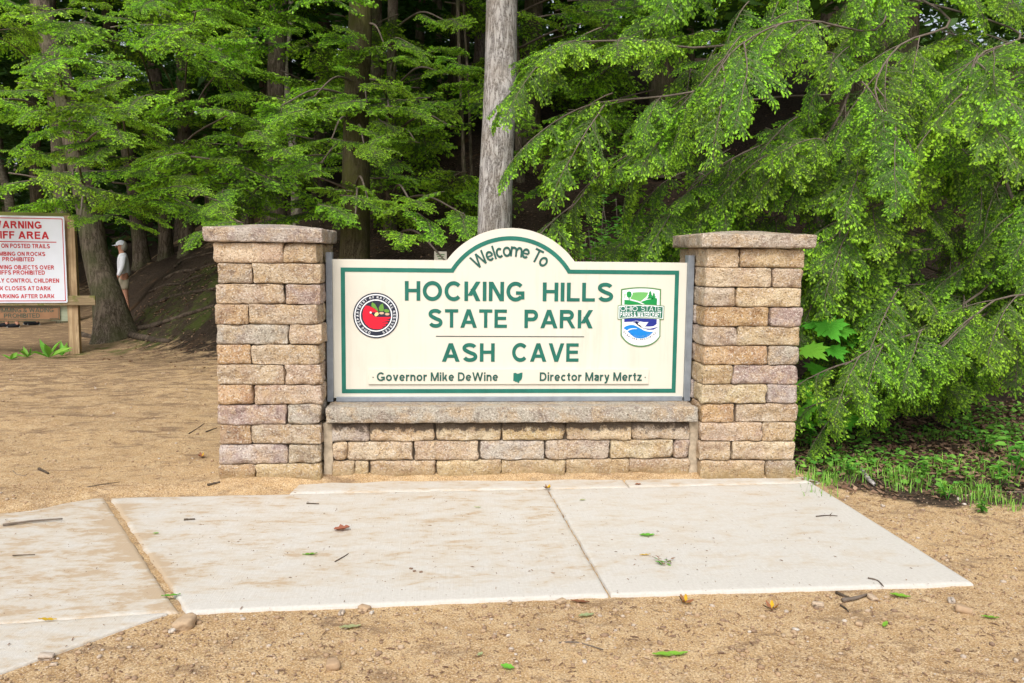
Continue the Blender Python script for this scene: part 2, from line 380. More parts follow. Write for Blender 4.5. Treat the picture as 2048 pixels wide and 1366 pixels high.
# ------------------------------------------------------------------ ground
def axis(segs):
    out = []
    for a, b, st in segs: out += list(np.arange(a, b, st))
    return np.array(out + [segs[-1][1]])
def build_ground():
    xs = axis([(-70, -20, 5), (-20, -8, .6), (-8, -4, .12), (-4, 4.5, .05), (4.5, 8, .12), (8, 20, .6), (20, 70, 5)])
    ys = axis([(-25, 0, 2.5), (0, 2.4, .15), (2.4, 7, .045), (7, 13, .09), (13, 22, .2), (22, 40, 1), (40, 90, 5)])
    X, Y = np.meshgrid(xs, ys); Z = ground_z(X, Y)
    bump_ = np.zeros_like(Z)
    it = np.nditer(X, flags=['multi_index'])
    near = (np.abs(X) < 9) & (Y > 2) & (Y < 22)
    for i, j in zip(*np.where(near)):
        x, y = X[i, j], Y[i, j]
        bump_[i, j] = mnoise.noise(V3((x * 3, y * 3, 0))) * .010 + mnoise.noise(V3((x * 9, y * 9, 4))) * .005 + mnoise.noise(V3((x * 22, y * 22, 9))) * .0025
    amp = np.where(Y < 5.45, .55, 1.0) + 5.0 * sstep(-1, 1.5, Y - np.interp(X, HX, HY))
    Z = Z + bump_ * amp
    # sand heaped against the foot of the masonry
    Z += .016 * sstep(5.40, 5.56, Y) * sstep(5.75, 5.6, Y) * sstep(-1.6, -1.3, X) * sstep(2.5, 2.2, X)
    y0 = np.interp(X, HX, HY)
    lit = sstep(-2.2, 1.0, Y - y0) * .75 
    lit = np.maximum(lit, .72 * sstep(2.35, 2.9, X + (Y - 5.2) * .55) * sstep(4.3, 5.2, Y) * sstep(9, 6, np.abs(X)))
    lit = np.maximum(lit, .7 * sstep(6.0, 8.0, Y) * sstep(-1.5, 0, X))
    # the trail that goes back past the warning sign stays bare
    trail = np.exp(-((X + 8.8 - (Y - 14) * .05) / 1.0) ** 2) * sstep(11, 13, Y)
    lit = np.clip(lit - .5 * trail, 0, 1)
    trail2 = np.exp(-((X + 5.0 + (Y - 22) * .3) / 1.0) ** 2) * sstep(18, 20, Y) * sstep(30, 26, Y)
    lit = np.clip(lit - .6 * trail2, 0, 1)
    moss = sstep(11.5, 13, Y) * sstep(21, 16, Y) * sstep(-7, -5.4, X) * sstep(-2, -3.4, X)
    n, k = X.shape
    V = np.stack([X.ravel(), Y.ravel(), Z.ravel()], 1)
    idx = np.arange(n * k).reshape(n, k)
    Fq = np.stack([idx[:-1, :-1].ravel(), idx[:-1, 1:].ravel(), idx[1:, 1:].ravel(), idx[1:, :-1].ravel()], 1)
    me = mesh('ground', V, Fq, True, attr={'litter': lit.ravel(), 'moss': moss.ravel()})
    o = link('ground', me, None, [MAT['soil']]); o['kind'] = 'structure'
build_ground()

def slab(name, q, parent, band=None, nu=40, nv=40, th=.11, z=0.0, base=.5, lift=0.0):
    """q: back-left, back-right, front-right, front-left; band: sides kept clean ('f','r')"""
    q = [np.array(p, float) for p in q]; V = []; D = []
    def P(u, v): return (q[0] * (1 - u) + q[1] * u) * (1 - v) + (q[3] * (1 - u) + q[2] * u) * v
    us = np.concatenate([[0, .004], np.linspace(.012, .988, nu), [.996, 1]]); vs = np.concatenate([[0, .004], np.linspace(.012, .988, nv), [.996, 1]])
    for v in vs:
        for u in us:
            p = P(u, v)
            e = min(min(u, 1 - u) * np.linalg.norm(q[1] - q[0]), min(v, 1 - v) * np.linalg.norm(q[3] - q[0]))
            zz = z - .008 * (1 - min(1, e / .012)) ** 2 + .0015 * mnoise.noise(V3((p[0] * 4, p[1] * 4, 1)))
            j = .009 * mnoise.noise(V3((p[0] * 25, p[1] * 25, 3))) if e < .002 else 0
            V.append((p[0] + j, p[1] + j, zz))
            df = (1 - v) * np.linalg.norm(q[3] - q[0]); dr = (1 - u) * np.linalg.norm(q[1] - q[0])
            d = base
            if band and 'f' in band: d *= float(sstep(.03, .28, df + .05 * mnoise.noise(V3((p[0] * 3, p[1] * 3, 7)))))
            if band and 'r' in band: d *= float(sstep(.0, .22, dr))
            if band and 'x' in band: d += .75 * math.exp(-dr / .07) * (.6 + mnoise.noise(V3((p[0] * 6, p[1] * 6, 5))))
            if band and 'y' in band: d += .9 * math.exp(-u * np.linalg.norm(q[1] - q[0]) / .07) * (.55 + mnoise.noise(V3((p[0] * 5, p[1] * 5, 2))))
            D.append(d)
    nu_, nv_ = len(us), len(vs); Fs = []
    for i in range(nv_ - 1):
        for j in range(nu_ - 1):
            a = i * nu_ + j; Fs.append((a, a + nu_, a + nu_ + 1, a + 1))
    per = [j for j in range(nu_)] + [i * nu_ + nu_ - 1 for i in range(1, nv_)] + [(nv_ - 1) * nu_ + j for j in range(nu_ - 2, -1, -1)] + [i * nu_ for i in range(nv_ - 2, 0, -1)]
    b0 = len(V)
    for a in per: V.append((V[a][0], V[a][1], z - th)); D.append(.2)
    n = len(per)
    for i in range(n): Fs.append((per[i], per[(i + 1) % n], b0 + (i + 1) % n, b0 + i))
    me = mesh('slab', V, Fs, True, attr={'dirt': D})
    return link(name, me, parent, [MAT['concrete']])
pav = bpy.data.objects.new('pavement', None); COL.objects.link(pav); pav['kind'] = 'structure'
slab('slab', [(.657, 5.322), (2.445, 5.405), (2.455, 3.66), (.730, 3.612)], pav, 'fr', base=.42)
slab('slab', [(-2.05, 5.235), (.648, 5.322), (.720, 3.612), (-1.085, 3.518)], pav, 'fy', base=.60)
slab('slab', [(-4.2, 3.85), (-2.105, 5.275), (-1.125, 3.535), (-3.0, 3.30)], pav, 'x', base=.78, z=-.004)
slab('slab', [(-3.2, 3.262), (-1.165, 3.520), (-2.0, 2.56), (-2.85, 1.6)], pav, None, base=.55, z=-.002)
slab('footing_slab', [(-.95, 5.60), (1.18, 5.60), (1.18, 5.338), (-.98, 5.275)], pav, None, z=.006, base=.62, nu=60, nv=10)
slab('footing_slab', [(1.186, 5.60), (2.44, 5.60), (2.50, 5.412), (1.186, 5.344)], pav, None, z=.006, base=.60, nu=40, nv=10)

# ------------------------------------------------------------------ masonry
def block_mesh(w_, h_, d_, seed, r=.02, rough=.015, cell=.019, stain=0, splash=0, peak=0.0):
    nx, ny, nz = [max(4, int(round(s / cell))) for s in (w_, d_, h_)]
    H = np.array([w_, d_, h_]) / 2
    def lin(n, half):
        e = .006
        return np.concatenate([[-half, -half + e], np.linspace(-half + .016, half - .016, n), [half - e, half]])
    ax = [lin(nx, H[0]), lin(ny, H[1]), lin(nz, H[2])]
    Vs, Fs, off = [], [], 0
    for a in range(3):
        b, c = (a + 1) % 3, (a + 2) % 3
        for sgn in (-1, 1):
            B, Cc = np.meshgrid(ax[b], ax[c], indexing='ij'); P = np.zeros((*B.shape, 3)); P[..., a] = sgn * H[a]; P[..., b] = B; P[..., c] = Cc
            nb, nc = B.shape; idx = off + np.arange(nb * nc).reshape(nb, nc)
            q = np.stack([idx[:-1, :-1], idx[1:, :-1], idx[1:, 1:], idx[:-1, 1:]], -1).reshape(-1, 4)
            Fs.append(q if sgn > 0 else q[:, ::-1]); Vs.append(P.reshape(-1, 3)); off += nb * nc
    V = np.vstack(Vs); Fq = np.vstack(Fs)
    key = np.round(V * 1e4).astype(np.int64); _, first, inv = np.unique(key, axis=0, return_index=True, return_inverse=True)
    V = V[first]; Fq = inv.reshape(-1)[Fq]
    rv = np.clip(r * (1 + 1.3 * np.array([mnoise.noise(V3((v[0] * 11 + seed, v[1] * 11, v[2] * 11 + 3))) for v in V])), r * .3, min(.034, min(H) * .8))[:, None]
    inner = np.clip(V, -(H - rv), H - rv); dv = V - inner; ln = np.linalg.norm(dv, axis=1, keepdims=True)
    nrm = np.where(ln > 1e-6, dv / np.maximum(ln, 1e-6), 0)
    out = inner + nrm * rv
    disp = np.array([mnoise.noise(V3((v[0] * 9 + seed * 3.1, v[1] * 9, v[2] * 13))) * 1.0 + mnoise.noise(V3((v[0] * 27, v[1] * 27 + seed, v[2] * 27))) * .55 +
                     .25 * mnoise.noise(V3((v[0] * 60, v[1] * 60 + seed, v[2] * 60))) - .6 * abs(mnoise.noise(V3((v[0] * 14 + seed, v[1] * 14, v[2] * 18 + 5)))) for v in V])
    face = np.abs(nrm); side = np.maximum(face[:, 0], face[:, 1])      # rough on the upright faces, flatter beds
    out = out + nrm * (disp * rough * (.25 + .75 * side))[:, None]
    if peak:
        t = np.clip(1 - np.maximum(np.abs(V[:, 0]) / H[0], np.abs(V[:, 1]) / H[1]), 0, 1)
        out[:, 2] += np.where(V[:, 2] > H[2] - .001, peak * np.minimum(1, t * 1.35), 0)
    zt = out[:, 2] / h_ + .5
    st = stain * np.clip((zt - .35) / .65, 0, 1.2); sp = splash * np.clip(1 - zt * .75, 0, 1)
    return mesh('stone', out, Fq, True, attr={'stain': st, 'splash': sp})
TONE = dict(C=(.60, .475, .315), Y=(.57, .445, .265), T=(.53, .405, .255), O=(.53, .355, .19), K=(.50, .385, .27), P=(.43, .335, .295), G=(.49, .43, .37), B=(.43, .295, .19), D=(.47, .375, .285))
_bs = [0]
def stone(parent, x0, x1, y0, y1, z0, z1, tone, stain=0, splash=0, name='stone_block', jit=.004, rough=.012, r=.017):
    _bs[0] += 1; g = .002
    rr = random.Random(_bs[0] * 7 + 1)
    me = block_mesh(x1 - x0 - 2 * g, z1 - z0 - 1.2 * g, y1 - y0 - 2 * g, _bs[0] * 1.37, r * rr.uniform(.8, 1.35), rough, stain=stain, splash=splash)
    o = link(name, me, parent, [MAT['stone']], ((x0 + x1) / 2 + rr.uniform(-jit, jit), (y0 + y1) / 2 + rr.uniform(-jit, jit), (z0 + z1) / 2))
    o.rotation_euler = (rr.uniform(-.012, .012), rr.uniform(-.009, .009), rr.uniform(-.025, .025))
    v = rr.uniform(.98, 1.18); c = TONE[tone]; o.color = (c[0] * v, c[1] * v * rr.uniform(.96, 1.03), c[2] * v * rr.uniform(.93, 1.06), 1)
    return o
T = 1.561; RH = T / 12
def pillar(x0, yf, w_, tones, first_long_left, label, cap_x, caph):
    p = thing('stone_pillar', label, 'pillar', (x0 + w_ / 2, yf + w_ / 2, 0))
    def loc(o): o.location -= p.location; return o
    h = w_ / 3
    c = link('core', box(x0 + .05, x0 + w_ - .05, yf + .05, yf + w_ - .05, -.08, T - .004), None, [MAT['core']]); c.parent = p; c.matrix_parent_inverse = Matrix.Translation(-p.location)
    for k in range(12):
        z1 = T - k * RH; z0 = z1 - RH
        if k == 11: z0 -= .05
        a, b_ = tones[k]; sp = {11: .95, 10: .35}.get(k, 0)
        longleft = (k % 2 == 0) == first_long_left
        dx = .006 * math.sin(k * 2.3 + x0)
        s = lambda *q, **kw: loc(stone(p, *q, splash=sp, **kw))
        cut = h * (2 if longleft else 1) + .012 * math.sin(k * 1.9)
        df = (h, 2 * h) if longleft else (2 * h, h)
        s(x0 + dx, x0 + cut + dx, yf, yf + df[0], z0, z1, a); s(x0 + cut + dx, x0 + w_ + dx, yf, yf + df[1], z0, z1, b_)
        s(x0, x0 + (h if longleft else 2 * h), yf + df[0], yf + w_, z0, z1, 'TKPG'[k % 4]); s(x0 + (h if longleft else 2 * h), x0 + w_, yf + df[1], yf + w_, z0, z1, 'KTGC'[k % 4])
    cw = cap_x[1] - cap_x[0]; me = block_mesh(cw, caph, cw * .97, 77 + x0, .012, .010, .024, peak=.030)
    o = link('cap_stone', me, p, [MAT['stone']]); o.location = V3(((cap_x[0] + cap_x[1]) / 2, yf + w_ / 2, T + caph / 2 + .002)) - p.location
    o.color = (.48, .415, .36, 1) if x0 < 0 else (.51, .435, .345, 1)
    return p
LT = ['CT', 'DK', 'KP', 'BK', 'GC', 'OK', 'KK', 'OK', 'PG', 'BD', 'GD', 'BT']
RT_ = ['CY', 'CK', 'DC', 'OP', 'DY', 'OG', 'YP', 'CG', 'OK', 'CY', 'TC', 'TD']
pillar(-1.474, 5.514, .662, LT, True, 'square tumbled-stone pillar with grey cap, nearer the red-lettered warning sign', (-1.530, -.785), .090)
pillar(1.700, 5.514, .668, RT_, False, 'square tumbled-stone pillar with grey cap, standing against the drooping green hemlock', (1.655, 2.430), .088)
WY = 5.575
lw = thing('low_stone_wall', 'low three-course stone wall with long grey sill beneath the cream welcome sign', 'wall', (.45, WY + .2, 0))
def wl(o): o.location -= lw.location; return o
WX0, WX1 = -.795, 1.690
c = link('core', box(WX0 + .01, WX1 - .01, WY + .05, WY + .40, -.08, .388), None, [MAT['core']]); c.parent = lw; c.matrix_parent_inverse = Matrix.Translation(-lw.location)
rows = [(.2607, .391, 865, [738, 870, 1003, 1131, 1264], 'GCCYCD', 1.55, 0), (.130, .2607, 902, [693, 828, 958, 1090, 1220, 1348], 'CCCGDCD', .12, .15), (-.05, .130, 940, [709, 740, 872, 1003, 1133, 1261], 'TCYYYYT', 0, .95)]
for z0, z1, py, joints, tones, st, sp in rows:
    xs = [WX0 + .035] + [atY(j, py, WY).x for j in joints] + [WX1 - .035]
    for i in range(len(xs) - 1): wl(stone(lw, xs[i], xs[i + 1], WY, WY + .22, z0, z1, tones[i], st * (1 if i % 5 else .8), sp))
    xb = np.linspace(WX0 + .01, WX1 - .01, 7) + (.1 if st == .12 else 0)
    for i in range(6): wl(stone(lw, xb[i], min(xb[i + 1], WX1), WY + .225, WY + .43, z0, z1, 'TGCKDT'[i], 0, sp))
for xa, xb in ((WX0 - .020, WX0 + .046), (WX1 - .046, WX1 + .020)):
    o = link('mortar_joint', block_mesh(xb - xa, .44, .1, xa, .01, .008), lw, [MAT['grout']]); o.location = V3(((xa + xb) / 2, WY + .060, .165)) - lw.location
me = block_mesh(WX1 - WX0 - .006, .104, .50, 41.5, .012, .010, .024)
sill = link('sill_stone', me, lw, [MAT['stone']]); sill.location = V3(((WX0 + WX1) / 2, WY - .045 + .25, .391 + .053)) - lw.location; sill.color = (.44, .395, .325, 1)

# ------------------------------------------------------------------ lettering: a plain bold grotesque drawn stroke by stroke
def rib(path, wx, closed=False):
    P = np.array(path, float); n = len(P); L, Rr = [], []
    for i in range(n):
        a = P[i - 1] if (i > 0 or closed) else P[i]; b = P[(i + 1) % n] if (i < n - 1 or closed) else P[i]
        t = b - a; t /= np.hypot(*t); nn = np.array([-t[1], t[0]]); L.append(P[i] + nn * wx / 2); Rr.append(P[i] - nn * wx / 2)
    return ('rib', L, Rr, closed)
def pol(*pts): return ('pol', pts)
def hv(x0, y0, x1, y1): return pol((x0, y0), (x1, y0), (x1, y1), (x0, y1))
def arc(cx, cy, rx, ry, a0, a1, n=16): return [(cx + rx * math.cos(rad(a)), cy + ry * math.sin(rad(a))) for a in np.linspace(a0, a1, n)]
def dg(x0, y0, x1, y1, w_): return pol((x0, y0), (x0 + w_, y0), (x1 + w_, y1), (x1, y1))
def glyph(ch, s):
    """strokes and advance width; capitals are 1 high, s = stroke width"""
    t = s * .86; h = s / 2; X = .73                     # x-height
    hv_ = hv
    if ch == 'A': return [dg(0, 0, .5 - s * .56, 1, s * 1.12), dg(1 - s * 1.12, 0, .5 - s * .56, 1, s * 1.12), hv_(.24, .21, .76, .21 + t)], 1.0
    if ch == 'B': return [hv_(0, 0, s, 1), rib([(s * .9, 1 - h), (.45, 1 - h)] + arc(.45, .745, .22, .255 - h, 90, -90, 12) + [(s * .9, .49 + 0)], s), rib([(s * .9, .50)] + [(.48, .50)] + arc(.50, .27, .24, .23 , 90, -90, 12)[1:-1] + [(.48, h), (s * .9, h)], s)], .84
    if ch == 'C': return [rib(arc(.5, .5, .5 - h, .5 - h + .015, 42, 318, 32), s)], .96
    if ch == 'D': return [hv_(0, 0, s, 1), rib([(s * .9, 1 - h), (.40, 1 - h)] + arc(.40, .5, .46 - h, .5 - h, 90, -90, 20)[1:-1] + [(.40, h), (s * .9, h)], s)], .87
    if ch == 'E': return [hv_(0, 0, s, 1), hv_(s * .9, 0, .76, t), hv_(s * .9, .43, .71, .43 + t), hv_(s * .9, 1 - t, .75, 1)], .77
    if ch == 'F': return [hv_(0, 0, s, 1), hv_(s * .9, .42, .64, .42 + t), hv_(s * .9, 1 - t, .70, 1)], .70
    if ch == 'G': return [rib(arc(.51, .5, .51 - h, .5 - h + .015, 42, 320, 32), s), hv_(.53, .34, 1.0, .34 + t), hv_(1.0 - s * .92, .10, 1.0, .40)], 1.02
    if ch == 'H': return [hv_(0, 0, s, 1), hv_(.84 - s, 0, .84, 1), hv_(s * .9, .43, .84 - s * .9, .43 + t)], .84
    if ch == 'I': return [hv_(0, 0, s, 1)], s
    if ch == 'J': return [rib([(.62 - h, 1), (.62 - h, .34)] + arc(.31, .31, .31 - h, .31 - h, 0, -175, 16)[1:], s)], .62
    if ch == 'K': return [hv_(0, 0, s, 1), dg(s * .8, .27, .63, 1, s * 1.25), dg(.88 - s * 1.2, 0, s * 1.3 + .06, .62, s * 1.2)], .88
    if ch == 'L': return [hv_(0, 0, s, 1), hv_(s * .9, 0, .70, t)], .70
    if ch == 'M': return [hv_(0, 0, s * .95, 1), hv_(1.02 - s * .95, 0, 1.02, 1), dg(.51 - s * .5, 0, 0 + s * .1, 1, s), dg(.51 - s * .5, 0, 1.02 - s * 1.1, 1, s)], 1.02
    if ch == 'N': return [hv_(0, 0, s, 1), hv_(.84 - s, 0, .84, 1), dg(.84 - s * 1.15, 0, s * .0, 1, s * 1.15)], .84
    if ch == 'O': return [rib(arc(.53, .5, .53 - h, .5 - h + .015, 0, 350, 36), s, True)], 1.06
    if ch == 'P': return [hv_(0, 0, s, 1), rib([(s * .9, 1 - h), (.46, 1 - h)] + arc(.46, .685, .33 - h, .315 - h, 90, -90, 16)[1:-1] + [(.46, .37 + h), (s * .9, .37 + h)], s)], .80
    if ch == 'R': return [hv_(0, 0, s, 1), rib([(s * .9, 1 - h), (.50, 1 - h)] + arc(.50, .71, .32 - h, .29 - h, 90, -90, 16)[1:-1] + [(.50, .42 + h), (s * .9, .42 + h)], s), dg(.92 - s * 1.15, 0, .40, .45, s * 1.12)], .92
    if ch == 'S': return [rib(arc(.43, .735, .41 - h, .28 - h, 18, 230, 18) + [(.43, .50)] + arc(.45, .275, .42 - h, .29 - h, 52, -162, 18), s)], .88
    if ch == 'T': return [hv_(.40 - h, 0, .40 + h, 1), hv_(0, 1 - t, .80, 1)], .80
    if ch == 'U': return [rib([(h, 1), (h, .38)] + arc(.41, .39, .41 - h, .39 - h - .0, 180, 360, 18)[1:-1] + [(.82 - h, .38), (.82 - h, 1)], s)], .82
    if ch == 'V': return [dg(.475 - s * .55, 0, 0, 1, s * 1.1), dg(.475 - s * .55, 0, .95 - s * 1.1, 1, s * 1.1)], .95
    if ch == 'W': return [dg(.27, 0, 0, 1, s), dg(.27, 0, .68 - s / 2, 1, s), dg(1.09 - s, 0, .68 - s / 2, 1, s), dg(1.09 - s, 0, 1.36 - s, 1, s)], 1.36
    if ch == 'Y': return [hv_(.46 - h, 0, .46 + h, .45), dg(.46 - h, .42, 0, 1, s * 1.15), dg(.46 - h * 1.2, .42, .92 - s * 1.15, 1, s * 1.15)], .92
    if ch == '&': return [rib(arc(.36, .76, .20, .24 - h, -40, 230, 16) + [(.80, .02)], s * .85), rib([(.47, .56), (.25, .46)] + arc(.33, .26, .33 - h, .26 - h, 120, 320, 14) + [(.80, .44)], s * .85)], .90
    if ch == 'a': return [rib([(.07, X - .20)] + arc(.30, X - .21, .24 - h * .2, .21 - h, 150, 0, 10) + [(.56 - h, 0)], s), rib([(.53 - h, .44), (.30, .41)] + arc(.26, .22, .26 - h, .22 - h, 100, 290, 12) + [(.53 - h, .16)], s * .92)], .60
    if ch == 'c': return [rib(arc(.34, X / 2, .34 - h, X / 2 - h + .01, 45, 315, 24), s)], .64
    if ch == 'e': return [rib([(.10, X * .5 - .01), (.62, X * .5 - .01)] , s * .72), rib(arc(.35, X / 2, .35 - h, X / 2 - h + .01, 4, 318, 28), s)], .70
    if ch == 'i': return [hv_(0, 0, s, X), hv_(0, .83, s, 1)], s
    if ch == 'k': return [hv_(0, 0, s, 1), dg(s * .8, .24, .38, X, s * 1.2), dg(.66 - s * 1.15, 0, s * 1.2, .46, s * 1.15)], .66
    if ch == 'l': return [hv_(0, 0, s, 1)], s
    if ch == 'm': return [hv_(0, 0, s, X), rib([(h, .40)] + arc(.305, .45, .305 - h, X - .45 - h, 165, 0, 12) + [(.61 - h, 0)], s), rib([(.61 - h, .42)] + arc(.80 , .45, .29 - h, X - .45 - h, 165, 0, 12) + [(1.09 - h, 0)], s)], 1.09
    if ch == 'n': return [hv_(0, 0, s, X), rib([(h, .38)] + arc(.325, .42, .325 - h, X - .42 - h, 165, 0, 12) + [(.65 - h, 0)], s)], .65
    if ch == 'o': return [rib(arc(.37, X / 2, .37 - h, X / 2 - h + .01, 0, 348, 30), s, True)], .74
    if ch == 'r': return [hv_(0, 0, s, X), rib([(h, .38)] + arc(.36, .40, .36 - h, X - .40 - h, 160, 75, 8), s)], .43
    if ch == 't': return [rib([(.13 + h, .92), (.13 + h, .20)] + arc(.13 + h + .14, .19, .14, .19 - h, 190, 275, 6), s), hv_(0, X - t * .95, .42, X)], .42
    if ch == 'v': return [dg(.335 - s * .5, 0, 0, X, s * 1.05), dg(.335 - s * .5, 0, .67 - s * 1.05, X, s * 1.05)], .67
    if ch == 'y': return [dg(.335 - s * .45, .0, 0, X, s * 1.05), rib([(.67 - s * .55, X), (.33, -.02)] + [(.27, -.15), (.18, -.20), (.05, -.20)], s)], .67
    if ch == 'z': return [hv_(.02, X - t, .58, X), hv_(0, 0, .60, t), dg(.0, t * .7, .58 - s * 1.2, X - t * .7, s * 1.2)], .60
    if ch == '.': return [hv_(0, 0, s, s)], s
    return [], .38
def text_polys(s, st=.205, gap=.13, space=.36):
    """list of (letter index, strokes in em coordinates) and total width"""
    out, x = [], 0
    for i, ch in enumerate(s):
        if ch == ' ': x += space; continue
        g, wd = glyph(ch, st); out.append((ch, x, wd, g)); x += wd + gap
    return out, x - gap
def strokes_mesh(items, y, th, xf):
    """items: list of stroke lists; xf maps (k, x, z) to place; each stroke lies a hair proud of the one before"""
    V, Fs = [], []
    for k, g in enumerate(items):
        for q, stx in enumerate(g):
            yf = y - th - q * .00016; o = len(V)
            if stx[0] == 'pol':
                p = [xf(k, a, b) for a, b in stx[1]]; n = len(p)
                ar_ = sum(p[i][0] * p[(i + 1) % n][1] - p[(i + 1) % n][0] * p[i][1] for i in range(n))
                if ar_ < 0: p = p[::-1]
                V += [(a, yf, b) for a, b in p] + [(a, y, b) for a, b in p]
                Fs += [tuple(range(o, o + n))] + [(o + (i + 1) % n, o + i, o + i + n, o + (i + 1) % n + n) for i in range(n)]
            else:
                L = [xf(k, *p) for p in stx[1]]; R_ = [xf(k, *p) for p in stx[2]]; n = len(L)
                V += [(a, yf, b) for a, b in L] + [(a, yf, b) for a, b in R_] + [(a, y, b) for a, b in L] + [(a, y, b) for a, b in R_]
                for i in range(n if stx[3] else n - 1):
                    j = (i + 1) % n
                    Fs += [(o + i, o + n + i, o + n + j, o + j), (o + i, o + j, o + 2 * n + j, o + 2 * n + i), (o + n + j, o + n + i, o + 3 * n + i, o + 3 * n + j)]
                if not stx[3]:
                    for i in (0, n - 1): Fs.append((o + i, o + n + i, o + 3 * n + i, o + 2 * n + i))
    return mesh('lettering', V, Fs)
def fit_text(s, x0, x1, z0, z1, y, st=.205, th=.002, gap=.13, space=.36):
    it, W = text_polys(s, st, gap, space); kx = (x1 - x0) / W; kz = z1 - z0
    return strokes_mesh([g for _, _, _, g in it], y, th, lambda k, a, b: (x0 + (it[k][1] + a) * kx, z0 + b * kz))
def arc_text(s, cx, cz, R, a0, a1, hgt, y, st=.2, th=.001, inward=False, wid=1.0, space=.36, gap=.16):
    it, W = text_polys(s, st, gap, space)
    def xf(k, a, b):
        ch, x, wd, g = it[k]; an = rad(a0 + (a1 - a0) * (x + wd / 2) / W); lx = (a - wd / 2) * hgt * wid; lz = b * hgt
        sg = -1 if inward else 1; tx, tz, rx, rz_ = sg * math.cos(an), -sg * math.sin(an), sg * math.sin(an), sg * math.cos(an)
        return cx + math.sin(an) * R + lx * tx + lz * rx, cz + math.cos(an) * R + lx * tz + lz * rz_
    return strokes_mesh([g for _, _, _, g in it], y, th, xf)

# ------------------------------------------------------------------ welcome sign
SY = 5.784
def S(px, py): p = atY(px, py, SY); return p.x, p.z
ws = thing('welcome_sign', 'cream welcome sign board with green border and lettering between two stone pillars', 'sign', (0, SY, 0))
def wsp(name, me, mt, parent=None):
    o = link(name, me, None, [mt]); o.parent = parent or ws
    o.matrix_parent_inverse = Matrix.Translation((0, -SY, 0)) if parent is None else Matrix.Translation((0, -SY, 0)); return o
PX0, PX1, PZ0, PZ1 = -.768, 1.650, .520, 1.459
acx, ar = .431, .538; acz = 1.681 - ar
def archpath(ins):
    """outline of the board inset by ins"""
    r = ar - ins; zt = PZ1 - ins; half = math.sqrt(max(0, r * r - (zt - acz) ** 2)); a = math.atan2(half, zt - acz)
    arc = [(acx + r * math.sin(t), acz + r * math.cos(t)) for t in np.linspace(-a, a, 40)]
    return [(PX0 + ins, PZ0 + ins), (PX0 + ins, zt)] + arc + [(PX1 - ins, zt), (PX1 - ins, PZ0 + ins)]
wsp('board', prism(archpath(0), SY, SY + .035), MAT['cream'])
def inset2(ins):
    pts = archpath(ins); b0 = .032 + (ins - .055)
    return [(x, PZ0 + b0 if abs(z - (PZ0 + ins)) < 1e-6 else z) for x, z in pts]
wsp('border', ringprism(inset2(.055), inset2(.083), SY - .0025, SY + .001), MAT['green'])
Yt = SY - .0002
def word(s, x0, x1, y0, y1, mt='letter', st=.205, y=Yt, parent=None, each=True):
    a, d = S(x0, y1); b, e = S(x1, y0)
    if not each:
        o = wsp('lettering', fit_text(s, a, b, d, e, y, st, .003), MAT[mt]); o.parent = parent or ws; return o
    it, W = text_polys(s, st); kx = (b - a) / W
    for ch, x, wd, g in it:
        wsp('letter', strokes_mesh([g], y, .003, lambda k, p, q: (a + (x + p) * kx, d + q * (e - d))), MAT[mt])
word('HOCKING', 809.8, 1049.8, 564, 601); word('HILLS', 1085.2, 1227.3, 566, 602.4)
word('STATE', 856.2, 1014.4, 619, 655); word('PARK', 1048.6, 1185.8, 620, 656)
word('ASH', 883.8, 989.5, 686.6, 723.2); word('CAVE', 1024, 1157.9, 686.6, 723.2)
wsp('lettering', arc_text('Welcome To', acx + .006, acz, .345, -41, 38, .094, Yt, .17, .003, False, .80, .36, .13), MAT['letter2'])
a, b = S(871.8, 672.5), S(1168.2, 673); wsp('rule_line', box(a[0], b[0], SY - .002, SY + .001, a[1] - .003, a[1] + .003), MAT['line'])
a, b = S(737, 768), S(1297, 738.5); pq = wsp('name_plaque', box(a[0], b[0], SY - .012, SY - .001, a[1], b[1] + .002, .0015), MAT['plaque'])
Yq = SY - .0122
word('Governor Mike DeWine', 754, 996, 744.2, 761.3, 'letter2', .19, Yq, pq, False); word('Director Mary Mertz', 1079, 1283, 744.2, 761.3, 'letter2', .19, Yq, pq, False)
OH = [(.02, .95), (.30, .97), (.42, .88), (.60, .90), (.80, .98), (1, 1), (.99, .62), (.93, .40), (.80, .25), (.70, .22), (.64, .05), (.52, 0), (.42, .12), (.28, .10), (.12, .20), (0, .20)]
a, b = S(1026, 765.5), S(1044.6, 744.5)
o = wsp('state_outline', prism([(a[0] + u * (b[0] - a[0]), a[1] + v * (b[1] - a[1])) for u, v in OH], Yq - .003, Yq), MAT['green']); o.parent = pq
for px in (746.5, 1289.5):
    a = S(px, 754); o = wsp('dot', prism(circ(a[0], a[1], .004, 10), Yq - .003, Yq), MAT['letter2']); o.parent = pq
# steel channels
def chan(nm, x0, x1, z0, z1): wsp(nm, box(x0, x1, SY - .028, SY + .06, z0, z1, .002), MAT['galv'])
chan('channel', -.808, PX0 - .001, .498, 1.505); chan('channel', PX1 + .001, 1.694, .498, 1.510)
wsp('channel', box(PX0 + .02, PX1 - .012, SY - .03, SY + .058, .4985, .528, .002), MAT['galv'])
wsp('channel_flange', box(-.7725, -.7665, SY - .034, SY - .026, .52, 1.46), MAT['galv']); wsp('channel_flange', box(1.6485, 1.6545, SY - .034, SY - .026, .52, 1.46), MAT['galv'])

